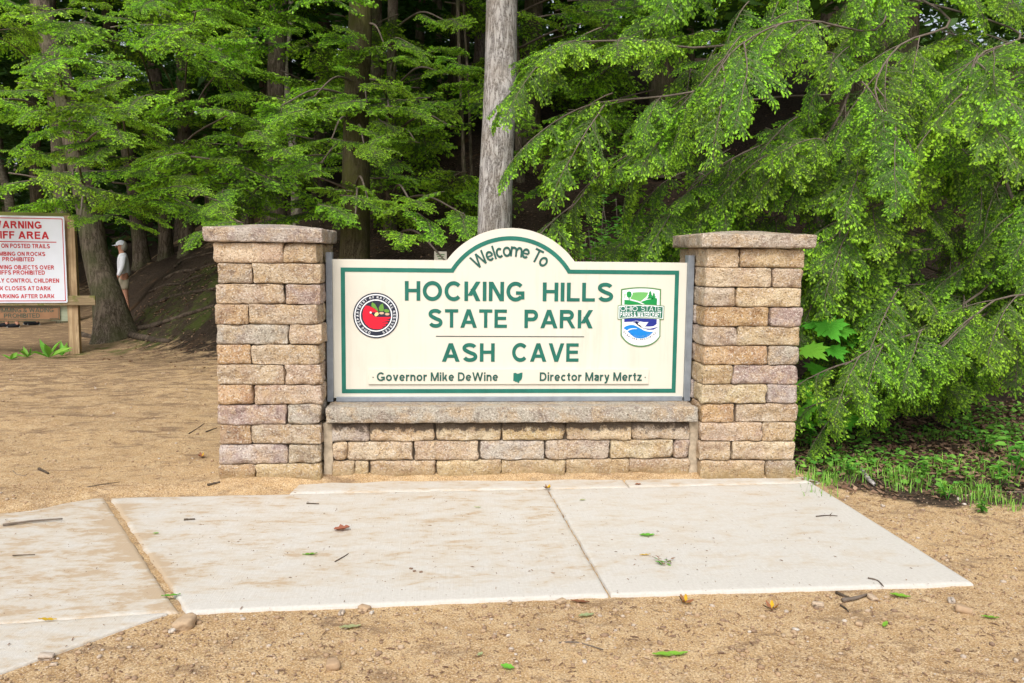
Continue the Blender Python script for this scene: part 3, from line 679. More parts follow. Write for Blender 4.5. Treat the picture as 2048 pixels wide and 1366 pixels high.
# round emblem: image coordinates of the enlarged emblem, centre (607,693), radius 447
ex, ez = S(752.2, 631.0); ER = .1535
def EP(pts): return [(ex + (x - 607) / 447 * ER, ez - (y - 693) / 447 * ER) for x, y in pts]
em = wsp('round_emblem', prism(circ(ex, ez, ER, 64), SY - .004, SY - .0005), MAT['navy'])
em['label'] = 'round navy emblem with a red bird and hand'
def sub(nm, me, mt, par): o = wsp(nm, me, mt); o.parent = par; return o
e0 = SY - .004
sub('white_ring', ringprism(circ(ex, ez, ER * .945, 64), circ(ex, ez, ER * .895, 64), e0 - .001, e0), MAT['white'], em)
sub('white_ring', ringprism(circ(ex, ez, ER * .71, 64), circ(ex, ez, ER * .66, 64), e0 - .001, e0), MAT['white'], em)
sub('lettering', arc_text('OHIO DEPARTMENT OF NATURAL RESOURCES', ex, ez, ER * .755, 197, 520 - 0, ER * .105, e0 + .0002, .19, .0012, False, .8, .5, .25), MAT['white'], em)
bird = [(405, 498), (470, 505), (545, 540), (610, 585), (655, 640), (600, 628), (530, 630), (500, 625), (480, 640), (520, 655), (560, 700), (600, 718), (700, 722), (895, 718), (885, 745), (790, 780), (860, 775), (870, 795), (760, 815), (700, 830),
        (840, 825), (835, 850), (740, 870), (660, 880), (800, 870), (790, 900), (690, 918), (640, 930), (760, 915), (720, 945), (650, 962), (560, 960), (480, 930), (400, 860), (350, 760), (345, 660), (360, 580)]
sub('bird_print', prism(EP(bird), e0 - .0012, e0), MAT['redp'], em)
for lf in ([(540, 430), (590, 470), (640, 560), (655, 625), (590, 560), (520, 520), (518, 460)], [(740, 455), (755, 520), (760, 590), (740, 610), (670, 605), (660, 540), (690, 480)], [(770, 570), (820, 565), (868, 590), (860, 625), (800, 635), (765, 610)]):
    sub('leaf_print', prism(EP(lf), e0 - .0016, e0), MAT['leafp'], em)
sub('beak_print', prism(EP([(575, 670), (600, 635), (640, 625), (662, 660), (640, 690), (605, 712), (580, 695)]), e0 - .002, e0), MAT['beak'], em)
sub('eye_print', prism(EP([(503 + 20 * math.cos(t), 633 + 20 * math.sin(t)) for t in np.linspace(0, 6.28, 13)[:-1]]), e0 - .002, e0), MAT['white'], em)
sub('mask_print', prism(EP([(525, 640), (560, 628), (605, 630), (578, 665), (575, 700), (545, 680)]), e0 - .0018, e0), MAT['navy'], em)
for nx, ny in ((715, 645), (825, 665)): sub('nut_print', prism(EP([(nx + 46 * math.cos(t), ny + 24 * math.sin(t)) for t in np.linspace(0, 6.28, 15)[:-1]]), e0 - .0016, e0), MAT['nut'], em)

# shield emblem: image coordinates of the enlarged crop (origin 1210,560, 9.107 per pixel)
def SP(pts): return [S(1210 + x / 9.107, 560 + y / 9.107) for x, y in pts]
def curve(p0, pc, p1, n=12): return [((1 - t) ** 2 * p0[0] + 2 * t * (1 - t) * pc[0] + t * t * p1[0], (1 - t) ** 2 * p0[1] + 2 * t * (1 - t) * pc[1] + t * t * p1[1]) for t in np.linspace(0, 1, n)]
so_ = curve((290, 165), (655, 95), (1020, 165)) + curve((1005, 1030), (890, 1215), (650, 1220)) + curve((640, 1220), (400, 1215), (282, 1010))
si_ = curve((315, 190), (655, 120), (993, 190)) + curve((985, 1020), (880, 1190), (650, 1192)) + curve((640, 1192), (410, 1190), (306, 1000))
sh = wsp('shield_emblem', prism(SP(so_), SY - .004, SY - .0005), MAT['rimg']); sh['label'] = 'white shield emblem with green hills and blue waves'
sub('shield_field', prism(SP(si_), e0 - .0008, e0), MAT['white'], sh)
e1 = e0 - .0008
def shp(nm, pts, mt, lv=1): sub(nm, prism(SP(pts), e1 - .0006 * lv, e1 + .0002), MAT[mt], sh)
shp('meadow_print', [(500, 235)] + curve((510, 228), (655, 212), (785, 228)) + [(770, 270), (745, 310), (640, 395), (600, 380), (455, 340), (480, 300), (500, 260)], 'lime')
shp('hill_print', [(350, 360), (440, 365), (600, 405), (680, 440), (350, 445)], 'kelly'); shp('hill_print', [(645, 400), (760, 360), (945, 330), (942, 460), (740, 450)], 'kelly')
shp('hill_print', [(352, 255), (372, 245), (365, 330), (352, 332)], 'lime')
shp('tree_print', [(428, 360), (428, 320), (400, 305), (388, 265), (400, 220), (435, 205), (470, 218), (483, 262), (470, 305), (442, 320), (446, 362)], 'kelly', 2)
for cx_, tp, sc_ in ((820, 192, 1.0), (886, 222, .85)):
    shp('tree_print', [(cx_, tp), (cx_ + 28 * sc_, tp + 55 * sc_), (cx_ + 16 * sc_, tp + 55 * sc_), (cx_ + 44 * sc_, tp + 105 * sc_), (cx_ + 26 * sc_, tp + 105 * sc_), (cx_ + 60 * sc_, tp + 150 * sc_), (cx_ - 60 * sc_, tp + 150 * sc_), (cx_ - 26 * sc_, tp + 105 * sc_), (cx_ - 44 * sc_, tp + 105 * sc_), (cx_ - 16 * sc_, tp + 55 * sc_), (cx_ - 28 * sc_, tp + 55 * sc_)], 'kelly', 2)
shp('banner_rim', curve((232, 462), (655, 415), (1078, 470)) + curve((1068, 722), (650, 665), (228, 718)), 'rimg', 2.2)
shp('banner_rim', curve((244, 474), (655, 430), (1064, 482)) + curve((1056, 708), (650, 652), (240, 706)), 'white', 2.6)
shp('banner', curve((262, 486), (655, 446), (1048, 494)) + curve((1040, 694), (650, 640), (258, 692)), 'deepg', 3.0)
eb = e1 - .0018
def stext(s, x0, x1, y0, y1, mt, bold): 
    a, d = S(1210 + x0 / 9.107, 560 + y1 / 9.107); b, e = S(1210 + x1 / 9.107, 560 + y0 / 9.107)
    sub('lettering', fit_text(s, a, b, d, e, eb + .0002, bold, .0008), MAT[mt], sh)
stext('OHIO', 275, 590, 478, 562, 'white', .11); stext('STATE', 655, 1015, 478, 562, 'white', .11)
stext('PARKS &', 275, 562, 578, 668, 'white', .2); stext('WATERCRAFT', 585, 1020, 578, 676, 'white', .2)
shp('water_print', [(347, 700)] + curve((360, 700), (650, 690), (940, 712)) + [(938, 800)] + curve((880, 840), (800, 850), (715, 845)) + [(790, 765), (700, 765), (600, 745), (560, 738), (480, 760), (347, 765)], 'blue1')
shp('wake_print', [(490, 765), (560, 745), (640, 760), (560, 795), (590, 815), (640, 855), (720, 880), (820, 885), (975, 850), (880, 905), (780, 905), (690, 880), (600, 830), (540, 775)], 'blue1')
shp('boat_print', [(590, 800), (640, 778), (785, 765), (730, 840), (680, 840), (620, 815)], 'white', 2)
shp('wave_print', curve((332, 875), (400, 810), (500, 818), 8) + curve((520, 820), (600, 850), (680, 905), 8) + curve((700, 915), (780, 950), (880, 940), 6) + curve((870, 950), (770, 1070), (620, 1062), 8) + curve((560, 1055), (470, 1010), (400, 920), 8) + [(380, 905)], 'blue2')
shp('foam_print', curve((395, 920), (450, 865), (580, 880), 8) + curve((575, 890), (470, 885), (412, 930), 8), 'white', 2)
c_ = SP([(645, 700)])[0]
sub('lettering', arc_text('OHIO DEPARTMENT', c_[0], c_[1], .131, 226, 136, .010, e1, .12, .0006, True, .8, .5, .3), MAT['greyp'], sh)
sub('lettering', arc_text('OF NATURAL RESOURCES', c_[0], c_[1], .153, 233, 131, .0125, e1, .2, .0006, True, .85, .4, .16), MAT['navy'], sh)

# ------------------------------------------------------------------ hemlock branches (a few kinds, shared by every tree)
BR_L = 1.3
def norm(a): return a / np.maximum(np.linalg.norm(a, axis=-1, keepdims=True), 1e-9)
def make_branch(seed, hang=.25, spread=.55, dens=1.0, new=.9, L=BR_L, step=.105):
    R_ = np.random.default_rng(seed); Zu = np.array([0, 0, 1.0])
    wood = []; TV, TT = [], []                          # wood polylines; needle triangles and their tint
    NS, NE, NTip = [], [], []
    def line(p0, d, ln, droop, n, wig=.06):
        pts = [np.array(p0)]; d = np.array(d, float)
        for i in range(n):
            d = d + np.array([R_.normal(0, wig), R_.normal(0, wig), -droop / n + R_.normal(0, wig * .6)]); d = d / np.linalg.norm(d)
            pts.append(pts[-1] + d * ln / n)
        return np.array(pts)
    def seg(pts, tip):
        for i in range(len(pts) - 1): NS.append(pts[i]); NE.append(pts[i + 1]); NTip.append(0)
        if tip > 0:
            e = pts[-1]; t0 = norm(pts[-1] - pts[-2]); NS.append(e); NE.append(e + t0 * tip); NTip.append(1)
    def at(pts, t):
        f = t * (len(pts) - 1); k = min(int(f), len(pts) - 2); return pts[k] + (pts[k + 1] - pts[k]) * (f - k), norm(pts[k + 1] - pts[k])
    def side_of(T0):
        s_ = np.cross(Zu, T0); l_ = np.linalg.norm(s_); return s_ / l_ if l_ > .05 else np.array([0, 1.0, 0])
    def off(T0, sd, an, lift): return T0 * math.cos(an) + sd * math.sin(an) + Zu * lift
    def twigs(par, ln, a0, a1, stp, drp, t0=.10, lvl=0):
        n = max(2, int(ln / stp))
        for j in range(n):
            for sgn in (-1, 1):
                if R_.random() < .16: continue
                t = min(.99, t0 + (1 - t0) * (j + R_.uniform(.2, .8)) / n); p, T0 = at(par, t); l2 = R_.uniform(a0, a1) * (1.05 - .72 * t) * (ln / .35) ** .25
                d = off(T0, side_of(T0) * sgn, rad(R_.uniform(38, 62)), R_.uniform(-.30, .14)); tw = line(p, d, l2, drp * R_.uniform(.4, 1.6), 4, .07)
                pn = new * (.50 + .50 * t); seg(tw, R_.uniform(.024, .040) if R_.random() < pn else 0)
                if lvl == 0:
                    wood.append((tw, np.linspace(.0012, .0006, 5))); m_ = int(l2 / .025)
                    for i in range(m_):
                        for s2 in (-1, 1):
                            if R_.random() < .28: continue
                            p2, T2 = at(tw, (i + R_.uniform(.3, .9)) / m_); l3 = R_.uniform(.014, .042) * (1.1 - .5 * i / m_)
                            d2 = off(T2, side_of(T2) * s2, rad(R_.uniform(36, 60)), R_.uniform(-.35, .18)); e = p2 + d2 / np.linalg.norm(d2) * l3
                            seg(np.array([p2, e]), R_.uniform(.016, .032) if R_.random() < pn * (.25 + .75 * i / m_) else 0)
    main = line((0, 0, 0), (1, 0, .12), L, hang * 1.1, 26, .05)
    wood.append((main, np.linspace(.010, .0018, 27)))
    n = int(L / step)
    for i in range(n):
        for sgn in (-1, 1):
            if R_.random() < .10: continue
            t = min(.97, .12 + .87 * (i + R_.uniform(.1, .9)) / n); p, T0 = at(main, t)
            ln = (spread * (1 - t) ** .8 * (.5 + .5 * min(1, t / .3)) + .10) * R_.uniform(.55, 1.2)
            d = off(T0, side_of(T0) * sgn, rad(60 - 20 * t + R_.normal(0, 9)), R_.uniform(-.15, .12)); sub = line(p, d, ln, hang * R_.uniform(.6, 1.5), 10, .07)
            wood.append((sub, np.linspace(.0034, .0009, 11))); seg(sub, .028); twigs(sub, ln, .05, .155, .030, hang)
    twigs(main[14:], L * .45, .05, .14, .030, hang)
    A = np.array(NS); B = np.array(NE); K = np.array(NTip); ln = np.linalg.norm(B - A, axis=1); T_ = norm(B - A); sp = .0066 / dens
    cnt = np.maximum(1, np.round(ln / sp * np.where(K == 1, 1.5, 1)).astype(int)); idx = np.repeat(np.arange(len(A)), cnt); m_ = len(idx)
    u = R_.random(m_); P = A[idx] + (B - A)[idx] * u[:, None]; T2 = T_[idx]; new_ = K[idx] == 1
    for sgn in (-1, 1):
        N = np.tile(Zu, (m_, 1)) + R_.normal(0, .34, (m_, 3)); N = norm(N - T2 * (N * T2).sum(1, keepdims=True)); D = norm(np.cross(N, T2) * sgn * .85 + T2 * .6 + N * R_.normal(0, .22, (m_, 1)))
        l_ = (R_.uniform(.009, .0145, m_) * np.where(new_, .95, 1))[:, None]; w_ = np.where(new_, .0066, .0054)[:, None]
        TV.append(np.stack([P - T2 * w_ / 2, P + T2 * w_ / 2, P + D * l_], 1)); TT.append(np.where(new_, R_.uniform(.70, 1.0, m_), R_.uniform(0, .25, m_)))
    k = np.where(K == 1)[0]; A1, B1, T1 = A[k], B[k], T_[k]; n1 = len(k)      # the plump body of each new shoot
    for q in range(2):
        N = norm(np.tile(Zu, (n1, 1)) + R_.normal(0, .5, (n1, 3)) + (q * 1.6) * np.cross(T1, Zu)); S_ = norm(np.cross(N, T1)); mid = (A1 * .42 + B1 * .58); w_ = R_.uniform(.28, .40, (n1, 1)) * np.linalg.norm(B1 - A1, axis=1)[:, None]; tip = B1 + T1 * .008
        TV.append(np.stack([A1, mid + S_ * w_, tip], 1)); TV.append(np.stack([A1, tip, mid - S_ * w_], 1)); tt = R_.uniform(.78, 1, n1); TT += [tt, tt]
    V = np.vstack([x.reshape(-1, 3) for x in TV]); tint = np.concatenate(TT)
    me = mesh('needles', V, np.arange(len(V)).reshape(-1, 3), attr={'tint': np.repeat(tint, 3)}); me.materials.append(MAT['needle'])
    Vw, Fw = [], []
    for pts, rr in wood:
        sides = 5 if rr[0] > .006 else 3; o = len(Vw)
        for i, p in enumerate(pts):
            t = norm(pts[min(i + 1, len(pts) - 1)] - pts[max(0, i - 1)]); x = np.cross(t, [0.1, .2, 1]); x /= np.linalg.norm(x); y = np.cross(t, x)
            for k_ in range(sides): a = 2 * math.pi * k_ / sides; Vw.append(p + (x * math.cos(a) + y * math.sin(a)) * rr[i])
        for i in range(len(pts) - 1):
            for k_ in range(sides): a = o + i * sides + k_; b = o + i * sides + (k_ + 1) % sides; Fw.append((a, b, b + sides, a + sides))
    mw = mesh('branch_wood', np.array(Vw), np.array(Fw), True); mw.materials.append(MAT['twig'])
    return mw, me, main[-1]
HANG = [make_branch(1, .60, .50), make_branch(2, .85, .46), make_branch(3, .50, .56), make_branch(4, 1.0, .44)]     # weeping kinds
FLAT = [make_branch(5, .20, .60), make_branch(6, .32, .54), make_branch(7, .14, .62, new=.8)]                      # flat tiers
def proj(p):
    d = V3(p) - EYE; z = d.dot(fw); return 1024 + F * d.dot(rt) / z, 683 - F * d.dot(up) / z, z
def add_branch(tree, kind, base, d, s=1.0, roll=0.0, foliage=True):
    mw, me, tipv = kind; X = V3(d).normalized(); Z0 = V3((0, 0, 1)); U = (Z0 - X * Z0.dot(X))
    U = U.normalized() if U.length > 1e-3 else V3((0, 1, 0)); U = Matrix.Rotation(roll, 3, X) @ U; Yv = U.cross(X)
    M = Matrix((X, Yv, U)).transposed().to_4x4(); M = Matrix.Translation(V3(base)) @ M @ Matrix.Scale(s, 4)
    M = Matrix.Translation(-tree.location) @ M
    b = bpy.data.objects.new('branch', mw); COL.objects.link(b); b.parent = tree; b.matrix_local = M
    f = bpy.data.objects.new('foliage', me); COL.objects.link(f); f.parent = b
    return b
def make_crown(seed, H=11, R0=2.6, n=8200, leaf=.17):
    """upper crown: layered boughs of small leaf-sized faces"""
    R_ = np.random.default_rng(seed); nb = 64
    hz = np.sort(R_.uniform(0, 1, nb)); az = R_.uniform(0, 6.283, nb); P = []; tint = []
    per = n // nb
    for i in range(nb):
        ln = R0 * (1 - hz[i]) ** .7 * R_.uniform(.7, 1.15) + .3; t = R_.beta(1.6, 1.0, per); off = R_.normal(0, .16 * ln + .08, per) * (1.1 - t)
        c, s = math.cos(az[i]), math.sin(az[i]); x = c * t * ln - s * off; y = s * t * ln + c * off
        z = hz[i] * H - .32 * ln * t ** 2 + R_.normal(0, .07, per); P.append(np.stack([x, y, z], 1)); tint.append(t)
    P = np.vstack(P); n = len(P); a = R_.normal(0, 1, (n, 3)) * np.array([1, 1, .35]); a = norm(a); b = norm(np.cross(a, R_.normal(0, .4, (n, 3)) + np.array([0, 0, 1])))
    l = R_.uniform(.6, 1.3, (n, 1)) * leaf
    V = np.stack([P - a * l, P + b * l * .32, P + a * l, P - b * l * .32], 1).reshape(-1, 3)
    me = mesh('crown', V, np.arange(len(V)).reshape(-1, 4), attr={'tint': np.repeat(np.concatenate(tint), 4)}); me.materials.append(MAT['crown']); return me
CROWNS = [make_crown(21), make_crown(22), make_crown(23, 10, 3.0)]
def trunk_mesh(path, sides=22, ring=.16, ridge=.05, flare=.6, seed=0, kfreq=5.0):
    """path: (x,y,z,r) control points from the ground up"""
    ln = np.linalg.norm(np.diff(np.array(path)[:, :3], axis=0), axis=1).sum(); n = max(8, int(ln / ring)); P = smooth_path(path, n); V, Fs = [], []
    for i, (x, y, z, r) in enumerate(P):
        hgt = z - P[0][2]; fl = 1 + flare * math.exp(-max(0, hgt) / .28)
        for k in range(sides):
            a = 2 * math.pi * k / sides; lobes = 1 + (fl - 1) * (.65 + .5 * math.sin(a * 4 + seed) * math.sin(a * 2.3 + 1 + seed))
            nn = mnoise.noise(V3((math.cos(a) * kfreq * r * 6 + seed, math.sin(a) * kfreq * r * 6, z * .9))) * ridge + mnoise.noise(V3((math.cos(a) * 1.2 + seed, math.sin(a) * 1.2, z * 1.1))) * ridge * 1.2
            rr = r * lobes * (1 + nn); V.append((x + math.cos(a) * rr, y + math.sin(a) * rr, z))
    for i in range(len(P) - 1):
        for k in range(sides): a = i * sides + k; b = i * sides + (k + 1) % sides; Fs.append((a, b, b + sides, a + sides))
    Fs.append(tuple(range((len(P) - 1) * sides, len(P) * sides)))
    return mesh('trunk', V, Fs, True), P
def tree(name, label, path, bark, cat='tree', crown=None, crown_z=5.0, crown_s=1.0, group=None, **kw):
    base = V3(path[0][:3]); t = thing(name, label, cat, base, 0, group)
    loc = [(p[0] - base.x, p[1] - base.y, p[2] - base.z, p[3]) for p in path]
    me, P = trunk_mesh(loc, seed=len(bpy.data.objects) % 97, **kw); link('trunk', me, t, [MAT[bark]])
    if crown is not None:
        zc = crown_z; q = P[np.argmin(np.abs(P[:, 2] - zc))]
        c = bpy.data.objects.new('crown', CROWNS[crown % 3]); COL.objects.link(c); c.parent = t; c.location = (q[0], q[1], zc)
        c.rotation_euler = (0, 0, crown * 1.7); c.scale = (crown_s, crown_s, crown_s)
    t['_P'] = 0
    del t['_P']
    return t, P + np.array([base.x, base.y, base.z, 0])
def pxpath(pts, D, rpx):
    """trunk control points from picture points at one distance, top carried on upwards"""
    out = []
    for (x, y), r in zip(pts, rpx): p = atD(x, y, D); out.append((p.x, p.y, p.z, r * D / F))
    return out
def grow(path, top_z, rtop):
    a, b = np.array(path[-2]), np.array(path[-1]); d = (b - a)[:3]; k = (top_z - b[2]) / d[2]; e = b[:3] + d * k * .6 + np.array([0, 0, d[2] * k * .4])
    return path + [(*((b[:3] + e) / 2), (b[3] + rtop) / 2), (*e, rtop)]
def ground_path(px, pyb, D, pts, rpx):
    """first point dropped to the terrain"""
    p = pxpath(pts, D, rpx); x, y, z, r = p[0]; p[0] = (x, y, gz(x, y) - .08, r); return p
TREES = {}
def T_(key, name, label, D, pts, rpx, bark, crown=None, cz=4.5, cs=1.0, top=13, **kw):
    p = pxpath(pts, D, rpx); x, y, z, r = p[0]; p[0] = (x, y, gz(x, y) - .1, r); p = grow(p, top + gz(x, y) * .5, .05)
    TREES[key] = tree(name, label, p, bark, crown=crown, crown_z=cz, crown_s=cs, **kw)
T_('ash', 'ash_tree', 'tall straight pale grey tree trunk rising right behind the sign arch', 7.6, [(986, 690), (990, 440), (999, 200), (1004, 0)], [37, 33.5, 32.5, 30.5], 'ash', 0, 6.2, 1.0, 14, sides=40, ring=.06, ridge=.035, flare=.3, kfreq=9)
T_('lean', 'hemlock_tree', 'big dark hemlock leaning left, roots flaring beside the warning sign post', 14.4, [(236, 676), (217, 600), (190, 500), (174, 400), (128, 180), (80, 0)], [38, 31, 25, 24, 22, 20], 'hemlock', 1, 7.5, 1.0, 14, sides=32, ring=.12, flare=.55)
T_('t1', 'hemlock_tree', 'dark leaning trunk, leftmost of three standing behind the person in white', 21, [(284, 505), (268, 380), (238, 180), (215, 0)], [15, 14, 14, 13], 'hemlock', 2, 6.5)
T_('t2', 'hemlock_tree', 'dark trunk, middle of three standing behind the person in white', 21, [(332, 500), (326, 350), (312, 180), (300, 0)], [13, 13, 13, 12], 'hemlock', 0, 6.5)
T_('t3', 'hemlock_tree', 'dark upright trunk, rightmost of three behind the person in white', 20, [(374, 480), (370, 300), (366, 120), (362, 0)], [15, 13, 13, 13], 'hemlock', 1, 6.5)
T_('t4', 'hemlock_tree', 'slim dark trunk on the bank above the left pillar cap', 20, [(494, 430), (486, 320), (481, 180), (478, 0)], [11, 10, 10, 9], 'hemlock', 2, 6.0)
T_('t5', 'birch_tree', 'pale bent slender trunk among dark trees, between left pillar and mossy trunk', 17.5, [(594, 420), (588, 330), (574, 180), (569, 120), (578, 60), (580, 0)], [10, 9, 7.5, 7.5, 7, 7], 'pale', None)
T_('t6', 'hemlock_tree', 'thick mossy brown trunk just right of the left pillar cap', 12.2, [(706, 500), (711, 400), (713, 200), (722, 0)], [30, 28, 25, 23], 'mossbark', 0, 6.5, 1.0, 14, sides=30, ring=.12)
T_('t7', 'hemlock_tree', 'thin dark trunk right of the thick mossy trunk', 14, [(780, 480), (780, 330), (783, 150), (786, 0)], [12, 11, 10, 10], 'hemlock', 1, 6.0)
T_('t8', 'hemlock_tree', 'dark trunk half hidden behind the thick mossy trunk', 17, [(742, 450), (745, 300), (750, 120), (752, 0)], [14, 13, 12, 12], 'hemlock', 2, 6.0)
T_('t9', 'sapling_tree', 'left one of two thin bare saplings beside the pale grey trunk', 14, [(931, 420), (927, 320), (924, 230), (918, 100)], [4.5, 4, 3.5, 3], 'hemlock', None, top=6)
T_('t10', 'sapling_tree', 'right one of two thin bare saplings beside the pale grey trunk', 14.5, [(945, 400), (941, 300), (938, 200), (930, 60)], [3.5, 3, 3, 2.5], 'hemlock', None, top=6)
T_('t11', 'hemlock_tree', 'slim dark trunk on the slope just right of the pale grey trunk', 15, [(1042, 420), (1037, 280), (1034, 120), (1030, 0)], [8, 7, 6, 6], 'hemlock', 0, 5.0)
T_('t12', 'hemlock_tree', 'small pale leaning trunk above the top edge of the warning sign', 24, [(30, 470), (20, 410), (2, 340), (-20, 240)], [10, 9, 8, 7], 'pale', 1, 6.0)
T_('t13', 'hemlock_tree', 'dark forked trunk at the top left, behind the leaning hemlock', 18, [(130, 480), (118, 300), (104, 120), (96, 0)], [16, 15, 14, 14], 'hemlock', 2, 6.0)
T_('t14', 'hemlock_tree', 'dim trunk deep in the wood above the left part of the sign', 18, [(838, 440), (834, 280), (838, 120), (842, 0)], [11, 10, 9, 9], 'hemlock', 1, 6.0)
T_('t15', 'hemlock_tree', 'dim trunk deep in the wood between bent pale tree and mossy trunk', 22, [(640, 400), (640, 260), (645, 100), (648, 0)], [14, 13, 12, 12], 'hemlock', 0, 6.0)
T_('t16', 'hemlock_tree', 'dim trunk deep in the wood above the middle of the left cap', 24, [(535, 400), (532, 260), (528, 100), (526, 0)], [12, 11, 11, 11], 'hemlock', 1, 6.0)
T_('t17', 'hemlock_tree', 'dim trunk far back between the two leftmost tall trunks', 26, [(428, 430), (424, 280), (420, 100), (418, 0)], [12, 11, 11, 10], 'hemlock', 2, 6.0)
# trees of the wood whose crowns close the canopy; only slivers show between the branches
rr = random.Random(5); k = 0
spots = [(1.6, 17), (3.8, 15), (6.0, 13), (7.8, 16), (2.8, 21), (5.5, 19.5), (.2, 20), (-1.8, 23), (8.8, 20), (-4.6, 26), (-7.8, 29), (-11, 24), (-10, 33), (-14, 29), (-3, 31), (1, 28), (5, 27), (10, 27), (10.5, 11.5), (12, 16), (-12.5, 18.5), (-15, 22),
         (-6, 36), (-.5, 36), (-18, 34), (-20, 27), (6, 34), (12, 34), (-1.2, 15.5), (-3.6, 18.2)]
for x, y in spots:
    r = rr.uniform(.12, .22); z = gz(x, y); lx, ly = rr.uniform(-.5, .5), rr.uniform(-.5, .5)
    t, P = tree('forest_tree', 'dark forest tree deep in the shaded wood behind the sign', [(x, y, z - .1, r * 1.1), (x + lx * .3, y + ly * .3, z + 3, r), (x + lx, y + ly, z + 8, r * .7), (x + lx * 1.5, y + ly * 1.5, z + 14, .05)], 'hemlock', crown=k, crown_z=rr.uniform(2.6, 4.2), crown_s=rr.uniform(.95, 1.25), group='forest trees deep in the shaded wood', sides=12, ring=.5)
    k += 1

# ------------------------------------------------------------------ the drooping hemlock on the right
HB = V3((4.75, 8.7, 0)); HB.z = gz(HB.x, HB.y)
hem, HP = tree('hemlock_tree', 'large drooping hemlock with bright green tips filling the right side', [(HB.x, HB.y, HB.z - .1, .24), (HB.x - .1, HB.y, 3, .2), (HB.x - .2, HB.y, 7, .15), (HB.x - .2, HB.y, 12, .05)], 'hemlock', crown=1, crown_z=5.2, crown_s=1.05, sides=24, ring=.2)
rr = random.Random(77)
def limb(tree_, pts, r0, r1, mt='twig', sides=7):
    n = 16; P = smooth_path([(*p, 0) for p in pts], n); b = tree_.location
    me = tube([V3(p[:3]) - b for p in P], [r0 + (r1 - r0) * i / n for i in range(n + 1)], sides, True, .2, pts[0][0])
    o = link('limb', me, tree_, [MAT[mt]]); return P
def onT(z): return V3((HB.x - .1 - .03 * z, HB.y, z))
LIMBS = [  # picture points with distance, tips last
    ([(1440, 92, 6.9), (1300, 82, 6.5), (1150, 84, 6.3), (1105, 96, 6.3)], 4.0, .022),
    ([(1560, 130, 6.8), (1380, 185, 6.4), (1200, 205, 6.2), (1120, 235, 6.25)], 3.6, .022),
    ([(1500, 200, 6.9), (1330, 270, 6.6), (1210, 340, 6.5), (1140, 420, 6.4)], 3.2, .02),
    ([(1640, 250, 7.0), (1500, 300, 6.8), (1400, 360, 6.7), (1330, 440, 6.7)], 3.0, .02),
    ([(1700, 300, 6.8), (1650, 290, 6.5), (1560, 300, 6.5), (1480, 350, 6.5)], 3.0, .018),
    ([(1800, 380, 6.8), (1720, 430, 6.3), (1660, 480, 6.2)], 2.4, .018),
    ([(1720, 150, 7.2), (1680, 230, 6.8), (1640, 300, 6.6)], 3.3, .035),
    ([(1960, 300, 7.2), (2040, 430, 6.5), (2130, 560, 6.2)], 2.6, .05),
    ([(1840, 240, 7.4), (1935, 310, 7.0), (2048, 420, 6.6)], 3.0, .04),
    ([(1990, 520, 6.8), (1880, 640, 6.2), (1760, 690, 6.0), (1690, 730, 5.9)], 2.0, .02),
    ([(1980, 600, 6.8), (1860, 680, 6.4), (1760, 760, 6.2), (1680, 800, 6.1)], 1.6, .02),
    ([(2080, 560, 6.4), (1990, 600, 6.0), (1920, 660, 5.9), (1860, 720, 5.9)], 1.9, .018),
    ([(1750, 60, 6.8), (1600, 40, 6.3), (1480, 90, 6.0), (1420, 170, 5.9)], 4.2, .02),
    ([(1900, 40, 6.6), (1800, 90, 6.1), (1750, 180, 5.9), (1800, 260, 5.8)], 4.3, .02),
    ([(2030, 60, 6.4), (1960, 110, 6.0), (1930, 190, 5.8)], 4.2, .02)]
def low_ok(b, d, s):
    """keep hanging tips off the sign and clear of the verge"""
    X, Y, Z = proj(b + d * s * 1.15 + V3((0, 0, -.35 * s)))
    lim = np.interp(X, [1500, 1600, 1680, 1760, 1900, 1960, 2050], [2000, 800, 870, 880, 850, 800, 760])
    return Y < lim and not (X < 1660 and Z < 6.25 and Y > 430)
def sprays(tree_, P, kinds, s0, s1, n, rr, t0=.25, down=-.25, side=.9, jit=.3):
    """side sprays along a limb, alternately left and right, and one at its tip"""
    for i in range(n):
        t = t0 + (1 - t0) * (i + .5) / n; f = t * (len(P) - 1); k = min(int(f), len(P) - 2); p = V3(P[k][:3]).lerp(V3(P[k + 1][:3]), f - k)
        T0 = (V3(P[k + 1][:3]) - V3(P[k][:3])).normalized(); sd = T0.cross(V3((0, 0, 1))); sd = sd.normalized() if sd.length > .05 else V3((1, 0, 0))
        d = T0 * rr.uniform(.5, 1) + sd * (1 if i % 2 else -1) * rr.uniform(.4, 1.0) * side + V3((rr.gauss(0, jit * .4), rr.gauss(0, jit * .4), down + rr.gauss(0, .12)))
        sc_ = rr.uniform(s0, s1)
        if low_ok(p, d.normalized(), sc_): add_branch(tree_, rr.choice(kinds), p, d, sc_, rr.gauss(0, .25))
    T0 = V3(P[-1][:3]) - V3(P[-3][:3])
    if low_ok(V3(P[-2][:3]), T0.normalized(), .5): add_branch(tree_, rr.choice(kinds), V3(P[-2][:3]) - T0.normalized() * .35, T0, (s0 + s1) / 2, 0)
for pts, zt, r0 in LIMBS:
    Pw = [onT(zt)] + [atD(*p) for p in pts]
    P = limb(hem, Pw, r0 * .55, .004); sprays(hem, P, HANG, .42, .72, 8, rr, .38, -.28)
def inpoly(x, y, poly):
    c = False; j = len(poly) - 1
    for i in range(len(poly)):
        xi, yi = poly[i]; xj, yj = poly[j]
        if (yi > y) != (yj > y) and x < (xj - xi) * (y - yi) / (yj - yi) + xi: c = not c
        j = i
    return c
POLY = [(1270, 110), (1290, 230), (1290, 420), (1180, 500), (1480, 540), (1630, 600), (1660, 760), (1760, 830), (2110, 800), (2130, -60), (1330, -60)]
n = 0
